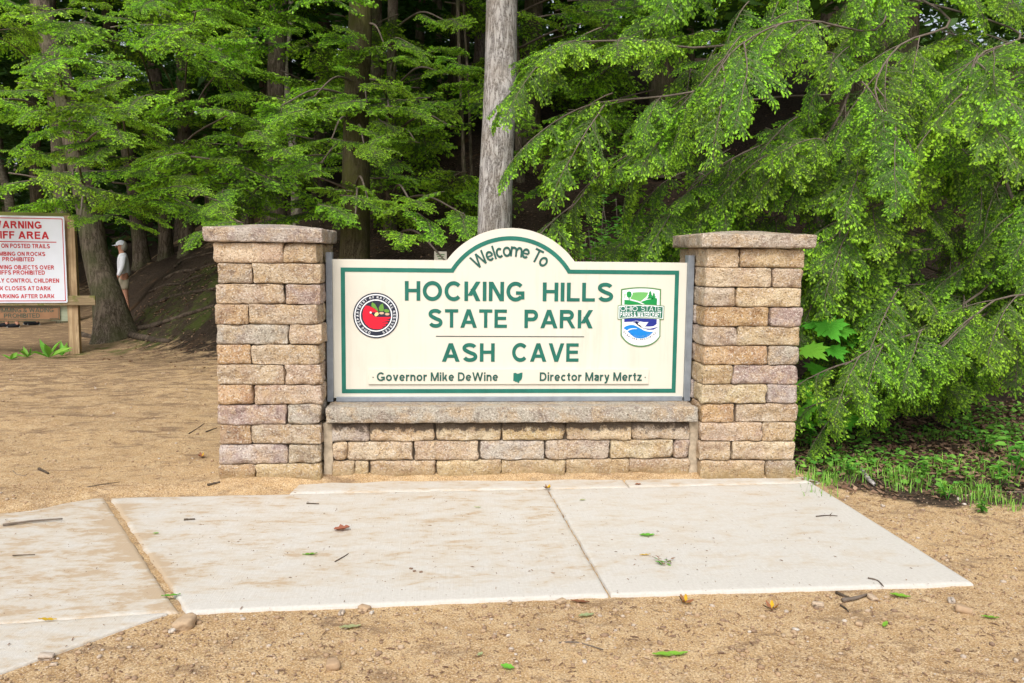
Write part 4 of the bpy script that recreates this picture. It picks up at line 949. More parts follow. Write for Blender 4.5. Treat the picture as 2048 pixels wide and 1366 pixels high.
while n < 150:
    x, y = rr.uniform(1160, 2130), rr.uniform(-60, 830)
    if not inpoly(x, y, POLY): continue
    dark = ((x - 1880) / 140) ** 2 + ((y - 420) / 130) ** 2
    D = rr.uniform(6.5, 8.6) if x < 1680 else rr.uniform(6.0, 8.4)
    if dark < 1 and (rr.random() < .75 or D < 7.3): continue
    p = atD(x, y, D); out = V3((p.x - HB.x, p.y - HB.y, 0)); out = out.normalized() if out.length > .3 else V3((-.5, -1, 0))
    d = out * .8 + V3((rr.gauss(-.15, .35), rr.gauss(-.35, .35), rr.uniform(-.75, -.1))); s = rr.uniform(.45, .85); d.normalize()
    if p.z - .5 * s < gz(p.x, p.y) + .15: continue
    if not low_ok(p - d * s * .6, d, s): continue
    add_branch(hem, rr.choice(HANG), p - d * s * .6, d, s, rr.gauss(0, .35)); n += 1

HB2 = V3((5.7, 7.3, gz(5.7, 7.3)))
hem2, _ = tree('hemlock_tree', 'smaller hemlock at the right edge whose low boughs hang over the verge', [(HB2.x, HB2.y, HB2.z - .1, .13), (HB2.x, HB2.y, 2.5, .1), (HB2.x + .1, HB2.y, 6, .07), (HB2.x + .1, HB2.y, 9, .03)], 'hemlock', crown=2, crown_z=4.0, crown_s=.6, sides=16, ring=.25)
POLY2 = [(1630, 560), (1700, 420), (2110, 120), (2110, 800), (1960, 830), (1720, 860), (1640, 790)]; n = 0; tries = 0
while n < 130 and tries < 6000:
    tries += 1; x, y = rr.uniform(1600, 2110), rr.uniform(120, 860)
    if not inpoly(x, y, POLY2): continue
    D = rr.uniform(6.3, 7.6); p = atD(x, y, D); s = rr.uniform(.45, .8)
    if ((x - 1870) / 120) ** 2 + ((y - 430) / 110) ** 2 < 1 and rr.random() < .8: continue
    d = V3((rr.gauss(-.75, .35), rr.gauss(-.35, .4), rr.uniform(-.7, -.05))).normalized()
    if p.z - .5 * s < gz(p.x, p.y) + .12 or not low_ok(p - d * s * .6, d, s): continue
    add_branch(hem2, rr.choice(HANG), p - d * s * .6, d, s, rr.gauss(0, .35)); n += 1

# ------------------------------------------------------------------ tiers of hemlock foliage in front of the wood on the left
CL = [  # picture centre, width, distance, tree
    (70, 120, 260, 9.5, 'lean'), (150, 100, 230, 10, 'lean'), (60, 40, 260, 11, 't13'), (100, 215, 300, 9.2, 'lean'), (40, 285, 220, 9, 'lean'), (180, 270, 230, 9.6, 'lean'), (255, 215, 260, 9.8, 't1'), (330, 195, 220, 10.2, 't1'), (330, 250, 230, 10, 't2'),
    (120, 310, 200, 9.2, 'lean'), (290, 300, 200, 10, 't2'), (350, 50, 260, 10.5, 't3'), (420, 35, 220, 11, 't3'), (270, 30, 220, 11, 't2'), (420, 85, 200, 11, 't3'), (330, 390, 230, 10.3, 't2'), (400, 405, 230, 10, 't3'), (450, 430, 170, 9.8, 't3'), (300, 430, 160, 10.6, 't1'),
    (540, 200, 230, 11, 't4'), (600, 235, 230, 10.6, 't6'), (560, 285, 220, 10.8, 't4'), (640, 300, 230, 10.4, 't6'), (690, 215, 200, 11, 't6'), (620, 345, 200, 10.6, 't6'), (480, 250, 220, 11.5, 't4'), (450, 330, 180, 11.5, 't4'),
    (650, 60, 200, 11.5, 't8'), (870, 55, 200, 11, 't7'), (840, 110, 180, 11.2, 't7'), (700, 120, 200, 11.2, 't6'), (740, 240, 210, 10.6, 't6'), (830, 150, 220, 10.4, 't7'), (880, 130, 170, 10.6, 't7'), (860, 220, 220, 10, 't7'), (770, 290, 220, 10.2, 't6'), (900, 230, 170, 10, 't7'), (820, 340, 150, 10.2, 't7'),
    (680, 400, 170, 9.8, 't6'), (740, 410, 170, 9.9, 't6'), (860, 400, 210, 9, 't7'), (890, 440, 200, 8.8, 't7'), (840, 470, 190, 8.7, 't7'), (920, 480, 130, 8.6, 't7'), (170, 440, 150, 10.5, 'lean'), (560, 60, 200, 12, 't4'), (500, 130, 200, 12.5, 't4'), (20, 200, 200, 10, 'lean'), (230, 130, 220, 11, 't1'), (20, 10, 200, 11, 't13'), (180, 20, 200, 11, 't13'),
    (1120, 40, 200, 12.5, 't11'), (1220, 20, 220, 12, 't11')]
rr = random.Random(31)
for cx_, cy_, wpx, D, key in CL:
    tr, P = TREES[key]
    for q in range(3):
        x, y = cx_ + rr.gauss(0, wpx * .22), cy_ + rr.gauss(0, 20); DD = D + rr.uniform(-.7, .8)
        c = atD(x, y, DD); s = wpx * DD / F / BR_L * rr.uniform(.42, .68)
        # grows outward from its tree, and somewhat towards the light
        k = np.argmin(np.abs(P[:, 2] - (c.z + .5))); tp = V3(P[k][:3]); out = V3((c.x - tp.x, c.y - tp.y, 0)); out.normalize()
        ang = rr.gauss(0, .7); out = Matrix.Rotation(ang, 3, 'Z') @ out; d = V3((out.x * 1.0, out.y * .8 - .3, rr.uniform(-.40, .05))); d.normalize()
        b = c - d * s * BR_L * .55; add_branch(tr, rr.choice(FLAT + FLAT + HANG[2:3]), b, d, s, rr.gauss(0, .25))
        if q == 0:
            mid = tp.lerp(b, .55) + V3((0, 0, .15)); limb(tr, [V3((tp.x, tp.y, b.z + .35)), mid, b + d * .05], .022, .009, 'twig', 5)
# darker tiers deeper in
for i in range(240):
    x, y = (rr.uniform(-30, 1250) if i < 150 else rr.choice((rr.uniform(580, 980), rr.uniform(1040, 2000)))), rr.uniform(-60, 420); D = rr.uniform(11.5, 20); c = atD(x, y, D)
    if c.z < gz(c.x, c.y) + .6: continue
    key = min(TREES, key=lambda k_: abs(TREES[k_][1][3][0] - c.x) + .6 * abs(TREES[k_][1][3][1] - c.y)); tr = TREES[key][0]
    an = rr.uniform(0, 6.28); d = V3((math.cos(an), math.sin(an) * .8 - .2, rr.uniform(-.25, 0))); s = rr.uniform(.9, 1.6)
    add_branch(tr, rr.choice(FLAT), c - d * s * .6, d, s, rr.gauss(0, .15))

# ------------------------------------------------------------------ far wood
def leaf_cloud(P, size, R_, flat=.5, tint=None):
    n = len(P); a = norm(R_.normal(0, 1, (n, 3)) * np.array([1, 1, flat])); b = norm(np.cross(a, R_.normal(0, .5, (n, 3)) + np.array([0, 0, 1.0]))); l = R_.uniform(.6, 1.4, (n, 1)) * size
    V = np.stack([P - a * l, P + b * l * .45, P + a * l, P - b * l * .45], 1).reshape(-1, 3)
    t = R_.uniform(0, 1, n) if tint is None else tint
    return mesh('leaves', V, np.arange(len(V)).reshape(-1, 4), attr={'tint': np.repeat(t, 4)})
def far_wood():
    R_ = np.random.default_rng(8); C_ = []
    for i in range(800):
        x = R_.uniform(-44, 34); y = R_.uniform(32, 56); z = gz(x, y) + abs(R_.normal(0, 1)) * 8.5; C_.append((x, y, z))
    P = np.vstack([np.array(c) + R_.normal(0, 1, (120, 3)) * np.array([1.7, 1.7, .8]) for c in C_])
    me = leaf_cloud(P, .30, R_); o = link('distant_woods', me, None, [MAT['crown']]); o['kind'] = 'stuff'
    tag(o, 'distant green woods closing off the view between the trunks', 'woods')
far_wood()

# ------------------------------------------------------------------ warning sign
wa = rad(10); wb = atG(149, 708)
wsg = thing('warning_sign', 'white warning sign with red lettering on a timber post frame', 'sign', (wb.x, wb.y, gz(wb.x, wb.y)), wa)
_w0 = V3((wb.x, wb.y, gz(wb.x, wb.y))); _wx = V3((math.cos(wa), math.sin(wa), 0)); _wn = V3((-math.sin(wa), math.cos(wa), 0))
def wplane(x, y): d = ray(x / 5.06, 410 + y / 5.06); t = (_w0 - EYE).dot(_wn) / d.dot(_wn); return EYE + d * t - _w0
def lx(x): return wplane(x, 560).dot(_wx)
def lz(y): return wplane(300, y).z
def wp(nm, me, mt, par=None): return link(nm, me, par or wsg, [MAT[mt]])
pz = .145
def timber_beam(x0, x1, y0, y1, z0, z1, nm, mt, par=None, vertical=False):
    """grain runs along the object's own z axis"""
    L = (z1 - z0) if vertical else (x1 - x0); a, b = ((x1 - x0), (y1 - y0)) if vertical else ((z1 - z0), (y1 - y0))
    me = box(-a / 2, a / 2, -b / 2, b / 2, -L / 2, L / 2, .006); o = link(nm, me, par or wsg, [MAT[mt]]); o.location = ((x0 + x1) / 2, (y0 + y1) / 2, (z0 + z1) / 2)
    if not vertical: o.rotation_euler = (0, rad(90), 0)
    return o
timber_beam(-pz / 2, pz / 2, 0, pz, -.3, lz(100), 'post', 'post', None, True)
xl = lx(-640); timber_beam(xl - pz / 2, xl + pz / 2, 0, pz, -.3, lz(60), 'post', 'post', None, True)
timber_beam(lx(-760), lx(955), -.050, -.002, lz(1015), lz(918), 'beam', 'beam')
timber_beam(lx(-760), lx(700), .150, .20, lz(150), lz(70), 'beam', 'mossbeam')
timber_beam(xl + pz / 2 + .003, -pz / 2 - .003, .02, .055, lz(1180), lz(1017), 'plank', 'plank')
PCX = 199; px0, px1 = lx(2 * PCX - 678), lx(678); wy = -.058
def rrect(x0, x1, z0, z1, r, n=5):
    out = []
    for cx_, cz_, a0 in ((x1 - r, z1 - r, 0), (x0 + r, z1 - r, 90), (x0 + r, z0 + r, 180), (x1 - r, z0 + r, 270)):
        out += [(cx_ + r * math.cos(rad(a0 + 90 * k / n)), cz_ + r * math.sin(rad(a0 + 90 * k / n))) for k in range(n + 1)]
    return out
pl = wp('plate', prism(rrect(px0, px1, lz(988), lz(112), .02), wy - .004, wy), 'signwhite')
wp('red_border', ringprism(rrect(px0 + .022, px1 - .022, lz(972), lz(132), .014), rrect(px0 + .032, px1 - .032, lz(964), lz(140), .012), wy - .0055, wy - .003), 'signred', pl)
wp('red_rule', box(lx(2 * PCX - 590), lx(590), wy - .006, wy - .003, lz(378), lz(369)), 'signred', pl)
for s, xr, y0, y1, st in (('WARNING', 450, 166, 240, .23), ('CLIFF AREA', 518, 268, 344, .23), ('STAY ON POSTED TRAILS', 523, 393, 437, .215), ('CLIMBING ON ROCKS', 473, 474, 515, .215), ('PROHIBITED', 360, 528, 570, .215), ('THROWING OBJECTS OVER', 556, 609, 651, .215),
                          ('CLIFFS PROHIBITED', 461, 661, 704, .215), ('CLOSELY CONTROL CHILDREN', 600, 742, 784, .215), ('PARK CLOSES AT DARK', 512, 820, 862, .215), ('NO PARKING AFTER DARK', 546, 900, 941, .215)):
    wp('lettering', fit_text(s, lx(2 * PCX - xr), lx(xr), lz(y1), lz(y0), wy - .003, st, .003), 'signred', pl)
bx1 = lx(582); bx0 = lx(2 * PCX - 582 - 40)
bs = wp('brown_board', prism([(bx0, lz(1150)), (bx0 + .02, lz(1168)), (lx(470), lz(1168)), (lx(488), lz(1158)), (bx1, lz(1158)), (bx1, lz(1030)), (bx0, lz(1030))], -.012, .017), 'brownsign')
wp('board_edge', ringprism([(bx0 + .006, lz(1150)), (lx(468), lz(1164)), (lx(486), lz(1153)), (bx1 - .012, lz(1153)), (bx1 - .012, lz(1036)), (bx0 + .006, lz(1036))], [(bx0 + .012, lz(1144)), (lx(466), lz(1158)), (lx(484), lz(1147)), (bx1 - .018, lz(1147)), (bx1 - .018, lz(1042)), (bx0 + .012, lz(1042))], -.0135, -.011), 'browntext', bs)
wp('lettering', fit_text('SWIMMING & WADING', lx(2 * PCX - 522 + 0), lx(522), lz(1085), lz(1040), -.012, .17, .0025), 'browntext', bs)
wp('lettering', fit_text('PROHIBITED', lx(15), lx(380), lz(1140), lz(1096), -.012, .17, .0025), 'browntext', bs)
# small notice seen over the sign's shoulder
q = atD(881, 520, 11.5); g0 = gz(q.x, q.y); ns = thing('trail_notice', 'small pale notice board on a short post behind the sign arch', 'sign', (q.x, q.y, g0))
ztop = atD(881, 503, 11.5).z - g0
link('post', box(-.035, .035, .012, .07, -.2, ztop - .02, .004), ns, [MAT['beam']]); pn = link('board', box(-.085, .085, -.012, .008, ztop - .16, ztop, .003), ns, [MAT['plaque']])
for z_, w_ in ((.035, .055), (.06, .045), (.09, .03)): link('print_line', box(-w_, w_, -.0145, -.011, ztop - z_ - .012, ztop - z_), pn, [MAT['rimg']])

# ------------------------------------------------------------------ people
def skin_mesh(verts, edges, radii, root=0, sub=2):
    bm = bmesh.new(); ly = bm.verts.layers.skin.verify(); vs = [bm.verts.new(v) for v in verts]
    for i, v in enumerate(vs):
        r = radii[i]; v[ly].radius = r if isinstance(r, tuple) else (r, r); v[ly].use_root = (i == root)
    for a, b in edges: bm.edges.new((vs[a], vs[b]))
    me = bpy.data.meshes.new('s'); bm.to_mesh(me); bm.free(); o = bpy.data.objects.new('s', me); COL.objects.link(o)
    o.modifiers.new('k', 'SKIN').use_smooth_shade = True; sm = o.modifiers.new('u', 'SUBSURF'); sm.levels = sub; sm.render_levels = sub
    dgp = bpy.context.evaluated_depsgraph_get(); dgp.update(); res = bpy.data.meshes.new_from_object(o.evaluated_get(dgp)); bpy.data.objects.remove(o)
    return res
def sphere(cx, cy, cz, rx, ry, rz, n=16, m_=10, cut=None):
    V, Fs = [], []
    for i in range(m_ + 1):
        t = math.pi * i / m_
        if cut is not None: t = cut * i / m_
        for k in range(n): a = 2 * math.pi * k / n; V.append((cx + rx * math.sin(t) * math.cos(a), cy + ry * math.sin(t) * math.sin(a), cz + rz * math.cos(t)))
    for i in range(m_):
        for k in range(n): Fs.append((i * n + k, i * n + (k + 1) % n, (i + 1) * n + (k + 1) % n, (i + 1) * n + k))
    return mesh('s', V, Fs, True)
def person(label, loc, heading, h=1.65, top='shirt', bottom='shorts', sleeves=True, shorts=True, cap_='cap', hair='hair', stride=.18, shoe='black', group=None, glasses=False):
    """faces local -x; built 1.65 tall and scaled"""
    t = thing('person', label, 'person', loc, heading, group); sc = h / 1.65; t.scale = (sc,) * 3
    st = stride
    # joints: pelvis, chest, neck, head; arms; legs
    V = [(0, 0, .90), (0, 0, 1.06), (-.01, 0, 1.22), (-.015, 0, 1.34), (-.03, 0, 1.41), (-.045, 0, 1.47), (-.05, 0, 1.54), (-.045, 0, 1.60)]
    Rr = [(.13, .15), (.11, .135), (.115, .15), (.10, .13), .052, (.070, .062), (.088, .072), (.07, .06)]
    E_ = [(i, i + 1) for i in range(7)]
    for sd in (-1, 1):
        i = len(V); sw = .06 * sd
        V += [(-.01, .165 * sd, 1.315), (.01 + sw * .4, .215 * sd, 1.12), (-.02 + sw * 1.3, .235 * sd, .93), (-.035 + sw * 1.6, .232 * sd, .85), (-.045 + sw * 1.7, .228 * sd, .80)]
        Rr += [.058, .048, .036, (.022, .036), (.020, .036)]; E_ += [(3, i), (i, i + 1), (i + 1, i + 2), (i + 2, i + 3), (i + 3, i + 4)]
        pb = len(V) - 1; hb = V[pb]
        for f_, (dy, ln) in enumerate(((-.024, .062), (-.008, .070), (.009, .066), (.024, .052))):      # four fingers, curled
            j = len(V); V += [(hb[0] + dy * .9, hb[1] - .004 * sd, hb[2] - .022), (hb[0] + dy * .9 - .006, hb[1] - .012 * sd, hb[2] - ln * .75), (hb[0] + dy * .9 - .010, hb[1] - .026 * sd, hb[2] - ln)]
            Rr += [.0095, .0088, .0075]; E_ += [(pb, j), (j, j + 1), (j + 1, j + 2)]
        j = len(V); V += [(hb[0] - .042, hb[1] - .012 * sd, hb[2] + .022), (hb[0] - .056, hb[1] - .022 * sd, hb[2] - .012)]; Rr += [.011, .009]; E_ += [(pb - 1, j), (j, j + 1)]
        i = len(V); lg = st * sd
        V += [(0, .088 * sd, .84), (-lg * .45, .092 * sd, .47), (-lg * .9 + .02, .092 * sd, .10), (-lg * .9 + .03, .092 * sd, .04), (-lg * .9 - .10, .098 * sd, .028)]
        Rr += [(.088, .086), .056, .040, .040, (.028, .036)]; E_ += [(0, i), (i, i + 1), (i + 1, i + 2), (i + 2, i + 3), (i + 3, i + 4)]
    link('body', skin_mesh(V, E_, Rr, 0, 2), t, [MAT['skin']])
    # face: nose, chin, ears
    fc = link('nose', sphere(-.135, 0, 1.525, .018, .013, .02, 8, 6), t, [MAT['skin']])
    for sd in (-1, 1): link('ear', sphere(-.03, .074 * sd, 1.53, .02, .010, .03, 8, 6), t, [MAT['skin']])
    for sd in (-1, 1): link('eye', sphere(-.124, .030 * sd, 1.548, .008, .011, .008, 8, 6), t, [MAT['black']])
    link('mouth', box(-.131, -.120, -.022, .022, 1.487, 1.494, .002), t, [MAT['red']])
    # shirt
    V2 = [(0, 0, .86), (0, 0, 1.0), (-.01, 0, 1.2), (-.013, 0, 1.33), (-.02, 0, 1.395)]; R2 = [(.155, .18), (.135, .165), (.135, .172), (.118, .15), (.07, .075)]; E2 = [(0, 1), (1, 2), (2, 3), (3, 4)]
    for sd in (-1, 1):
        sw = .06 * sd; i = len(V2); V2 += [(-.01, .168 * sd, 1.312), (.01 + sw * .4, .217 * sd, 1.12)] + ([(-.015 + sw * 1.2, .234 * sd, .945), (-.03 + sw * 1.4, .234 * sd, .885)] if sleeves else [])
        R2 += [.078, .064] + ([.052, .046] if sleeves else []); E2 += [(3, i), (i, i + 1)] + ([(i + 1, i + 2), (i + 2, i + 3)] if sleeves else [])
    link('shirt', skin_mesh(V2, E2, R2, 0, 2), t, [MAT[top]])
    V3_ = [(0, 0, .93), (0, 0, .86)]; R3 = [(.148, .168), (.152, .175)]; E3 = [(0, 1)]
    for sd in (-1, 1):
        lg = st * sd; i = len(V3_); V3_ += [(0, .09 * sd, .80), (-lg * .30, .095 * sd, .57)] + ([] if shorts else [(-lg * .45, .095 * sd, .47), (-lg * .9 + .02, .095 * sd, .09)]); R3 += [(.108, .100), (.098, .094)] + ([] if shorts else [.078, .072])
        E3 += [(1, i), (i, i + 1)] + ([] if shorts else [(i + 1, i + 2), (i + 2, i + 3)])
    link('shorts' if shorts else 'trousers', skin_mesh(V3_, E3, R3, 0, 2), t, [MAT[bottom]])
    for sd in (-1, 1):
        lg = st * sd; x = -lg * .9
        link('shoe', skin_mesh([(x + .075, .094 * sd, .045), (x + .0, .094 * sd, .05), (x - .10, .098 * sd, .038), (x - .165, .10 * sd, .030)], [(0, 1), (1, 2), (2, 3)], [(.040, .042), (.048, .046), (.036, .046), (.024, .038)], 0, 2), t, [MAT[shoe]])
        link('sole', skin_mesh([(x + .085, .094 * sd, .012), (x - .04, .096 * sd, .010), (x - .175, .10 * sd, .012)], [(0, 1), (1, 2)], [(.014, .044), (.012, .046), (.012, .040)], 0, 1), t, [MAT['sole']])
    link('hair', sphere(.005, 0, 1.535, .090, .092, .115, 18, 10, 2.75), t, [MAT[hair]])
    if cap_:
        link('cap', sphere(-.035, 0, 1.565, .108, .094, .098, 18, 8, 1.62), t, [MAT[cap_]])
        V, Fs = [], []
        for i in range(11):
            a = rad(-62 + 124 * i / 10); V += [(-.035 - .10 * math.cos(a), .09 * math.sin(a), 1.566), (-.035 - (.10 + .085 * math.cos(a) ** .6) * math.cos(a), .088 * math.sin(a), 1.548), (-.035 - .10 * math.cos(a), .09 * math.sin(a), 1.560), (-.035 - (.10 + .085 * math.cos(a) ** .6) * math.cos(a), .088 * math.sin(a), 1.543)]
        for i in range(10): a = i * 4; Fs += [(a, a + 1, a + 5, a + 4), (a + 2, a + 6, a + 7, a + 3), (a + 1, a + 3, a + 7, a + 5)]
        link('cap_brim', mesh('b', V, Fs, True), t, [MAT[cap_]])
    if glasses:
        g = link('sunglasses', mesh('g', [(-.142, y_ + dy, 1.215 + dz) for y_ in (0.0, 0.034) for dy, dz in ((-.006, -.034), (.018, -.030), (.020, .006), (-.006, .008))] + [(-.148, y_ + dy, 1.215 + dz) for y_ in (0.0, 0.034) for dy, dz in ((-.006, -.034), (.018, -.030), (.020, .006), (-.006, .008))], [(0, 1, 2, 3), (4, 5, 6, 7), (8, 11, 10, 9), (12, 15, 14, 13), (8, 9, 1, 0), (9, 10, 2, 1), (10, 11, 3, 2), (11, 8, 0, 3), (12, 13, 5, 4), (13, 14, 6, 5), (14, 15, 7, 6), (15, 12, 4, 7)]), t, [MAT['black']])
        link('temple', tube([(-.145, .02, 1.22), (-.115, .02, 1.33)], [.005, .004], 6), g, [MAT['black']])
    return t
D0 = 17.0
p = atD(251, 640, D0); z0 = gz(p.x, p.y); hh = (atD(236, 486, D0).z - z0)
person('person in white cap, long white top and beige shorts behind the leaning hemlock', (p.x, p.y, z0), rad(20), max(1.5, min(1.8, hh * 1.03)), glasses=True, stride=.05)
D1 = 16.5
for x, y, lab, kw in ((20, 655, 'walker behind the warning sign, bare ankle and dark shoe showing below', dict(top='darknavy', bottom='charcoal', shorts=True, cap_=None, hair='charcoal', stride=.14)), (66, 650, 'walker behind the warning sign in dark trousers and dark shoe', dict(top='charcoal', bottom='charcoal', shorts=False, cap_=None, hair='charcoal', stride=.08))):
    p = atG(x, y); person(lab, (p.x + .02, p.y, gz(p.x, p.y)), rad(8), 1.62, **kw)
p = atD(584, 440, 24); z0 = gz(p.x, p.y)
person('distant walker in dark purple top on the slope above the left pillar cap', (p.x, p.y, z0), rad(60), 1.6, 'plum', 'darknavy', True, False, None, 'charcoal', .1)

# ------------------------------------------------------------------ roots, logs
def root(pts, r, name='tree_root', label=None, i=0, mt='root'):
    P = []
    for (x, y), f in zip(pts, np.linspace(1, .45, len(pts))): q = atG(x, y); P.append((q.x, q.y, gz(q.x, q.y) + r * .25 * f, r * f))
    P = smooth_path(P, 4 * len(pts)); o = link(name, tube([p_[:3] for p_ in P], P[:, 3], 8, True, .35, i), None, [MAT[mt]])
    return o
RO = [([(262, 660), (300, 655), (345, 640), (400, 622), (428, 612)], .055, 'long low root running right from the leaning hemlock towards the pillar'),
      ([(300, 612), (340, 596), (390, 585), (430, 578)], .045, 'root lying across the bank just above the bare strip'),
      ([(330, 560), (360, 545), (395, 540), (430, 528)], .05, 'curved root on the mossy bank left of the pillar'),
      ([(270, 545), (310, 520), (350, 508), (400, 490)], .06, 'upper root climbing the bank beside the person in white'),
      ([(360, 580), (380, 560), (410, 548), (425, 535)], .035, 'forked root nearest the pillar edge on the bank'),
      ([(300, 585), (330, 572), (365, 568), (400, 560)], .035, 'thin root in the middle of the mossy bank'),
      ([(350, 535), (370, 520), (400, 512), (428, 505)], .04, 'root below the left pillar cap on the bank'),
      ([(150, 668), (185, 676), (215, 680)], .06, 'short root on the post side of the leaning hemlock'),
      ([(262, 672), (300, 680), (340, 684)], .07, 'thick root at the foot of the leaning hemlock')]
for i, (pts, r, lab) in enumerate(RO): tag(root(pts, r, 'tree_root', lab, i), lab, 'root', 'roots on the bank')
rr = random.Random(3)
for i in range(7):
    x0 = rr.uniform(505, 600); y0 = rr.uniform(405, 440); pts = [(x0 + k * rr.uniform(-2, 14), y0 - 6 + k * rr.uniform(-3, 9)) for k in range(4)]
    tag(root(pts, .05, 'tree_root', None, 20 + i), 'bare root in the tangle on the slope above the left pillar cap', 'root', 'root tangle on the slope')
P0, P1 = atG(205, 497), atG(292, 476)
tag(link('fallen_log', tube([P0 + V3((-.6, 0, .1)), P0.lerp(P1, .5) + V3((0, 0, .16)), P1 + V3((.3, 0, .1))], [.17, .16, .13], 12, True, .2), None, [MAT['mossbark']]), 'mossy fallen log behind the head of the person in white', 'log')

# ------------------------------------------------------------------ litter, gravel, grass as masses
def scatter_region(n, R_, xr, yr, ok):
    x = R_.uniform(*xr, n); y = R_.uniform(*yr, n); m_ = ok(x, y); return x[m_], y[m_]
def on_slab(x, y): return ((x > -2.2 + (5.3 - y) * .57) & (x < 2.47) & (y > 3.50 + .04 * np.clip(x + 1, 0, 4)) & (y < 5.36)) | ((x < -1.15) & (y < 5.28 + (x + 2.16) * .71) & (y > 3.5 + (x + 1.166) * 1.13) & (x > -4.5))
def in_stone(x, y): return (y > 5.47) & (y < 6.2) & (x > -1.55) & (x < 2.45)
def litter():
    R_ = np.random.default_rng(4)
    def ok(x, y): return (y > np.interp(x, HX, HY) - .2 - R_.uniform(0, 1, len(x)) ** 3 * 2.0) | ((x > 2.4 - (y - 5.2) * .5 + R_.uniform(0, .6, len(x))) & (y > 4.9 + R_.uniform(0, .5, len(x)))) & ~in_stone(x, y)
    x1, y1 = scatter_region(22000, R_, (-7, 9), (5, 17), ok); x2, y2 = scatter_region(9000, R_, (2.3, 6.5), (5, 8), ok)
    x = np.concatenate([x1, x2]); y = np.concatenate([y1, y2]); n = len(x); P = np.stack([x, y, ground_z(x, y) + R_.uniform(.004, .022, n)], 1)
    up_ = norm(np.stack([R_.normal(0, .35, n), R_.normal(0, .35, n), np.ones(n)], 1)); a = norm(np.cross(up_, R_.normal(0, 1, (n, 3)))); b = np.cross(up_, a); l = R_.uniform(.012, .036, (n, 1))
    V = np.stack([P - a * l, P - a * l * .2 + b * l * .5 + up_ * l * .12, P + a * l, P + a * l * .1 - b * l * .5 + up_ * l * .1], 1).reshape(-1, 3)
    o = link('leaf_litter', mesh('litter', V, np.arange(len(V)).reshape(-1, 4), attr={'tint': np.repeat(R_.beta(1.2, 2.2, n), 4)}), None, [MAT['dry']]); o['kind'] = 'stuff'
    tag(o, 'brown leaf litter covering the wood floor and the verge', 'leaf litter')
litter()
def debris():
    """needles, bark crumbs and twig bits on the sand and the concrete"""
    R_ = np.random.default_rng(14)
    x1, y1 = scatter_region(26000, R_, (-7, 6), (5.3, 13), lambda x, y: ~in_stone(x, y) & ~((x > 2.6) & (y > 5.6)) & (y < np.interp(x, HX, HY)))
    x2, y2 = scatter_region(16000, R_, (-3.5, 4.5), (2.2, 5.4), lambda x, y: ~on_slab(x, y)); x3, y3 = scatter_region(1700, R_, (-3.4, 2.4), (2.6, 5.3), on_slab)
    x = np.concatenate([x1, x2, x3]); y = np.concatenate([y1, y2, y3]); n = len(x); z = ground_z(x, y) + .004; z[len(x1) + len(x2):] = .003
    big = R_.random(n) ** 7; l = (.0025 + .018 * big) * np.where(np.arange(n) >= len(x1) + len(x2), .55, 1); wd = R_.uniform(.001, .0032, n) * np.where(np.arange(n) >= len(x1) + len(x2), .7, 1); an = R_.uniform(0, 6.28, n)
    a = np.stack([np.cos(an), np.sin(an), R_.normal(0, .12, n)], 1); b = np.stack([-np.sin(an), np.cos(an), np.zeros(n)], 1); P = np.stack([x, y, z], 1); l = l[:, None]; wd = wd[:, None]; u_ = np.array([0, 0, 1.0]) * wd
    V = np.stack([P - a * l - b * wd, P + a * l - b * wd, P + u_ * 1.6, P + a * l + b * wd, P - a * l + b * wd], 1).reshape(-1, 3)
    base = np.arange(n)[:, None] * 5; Fs = np.concatenate([base + np.array([[0, 1, 2]]), base + np.array([[1, 3, 2]]), base + np.array([[3, 4, 2]]), base + np.array([[4, 0, 2]])])
    o = link('forest_debris', mesh('debris', V, Fs, attr={'tint': np.repeat(R_.beta(1, 2.6, n), 5)}), None, [MAT['dry']]); o['kind'] = 'stuff'; tag(o, 'dark needles and twig crumbs strewn over sand and concrete', 'debris')
debris()
def pebble_verts(R_, n):
    ico = np.array([(0, 0, 1), (.89, 0, .45), (.28, .85, .45), (-.72, .53, .45), (-.72, -.53, .45), (.28, -.85, .45), (.72, .53, -.45), (-.28, .85, -.45), (-.89, 0, -.45), (-.28, -.85, -.45), (.72, -.53, -.45), (0, 0, -1)])
    f = np.array([(0, 1, 2), (0, 2, 3), (0, 3, 4), (0, 4, 5), (0, 5, 1), (1, 6, 2), (2, 7, 3), (3, 8, 4), (4, 9, 5), (5, 10, 1), (6, 7, 2), (7, 8, 3), (8, 9, 4), (9, 10, 5), (10, 6, 1), (11, 7, 6), (11, 8, 7), (11, 9, 8), (11, 10, 9), (11, 6, 10)])
    return ico, f
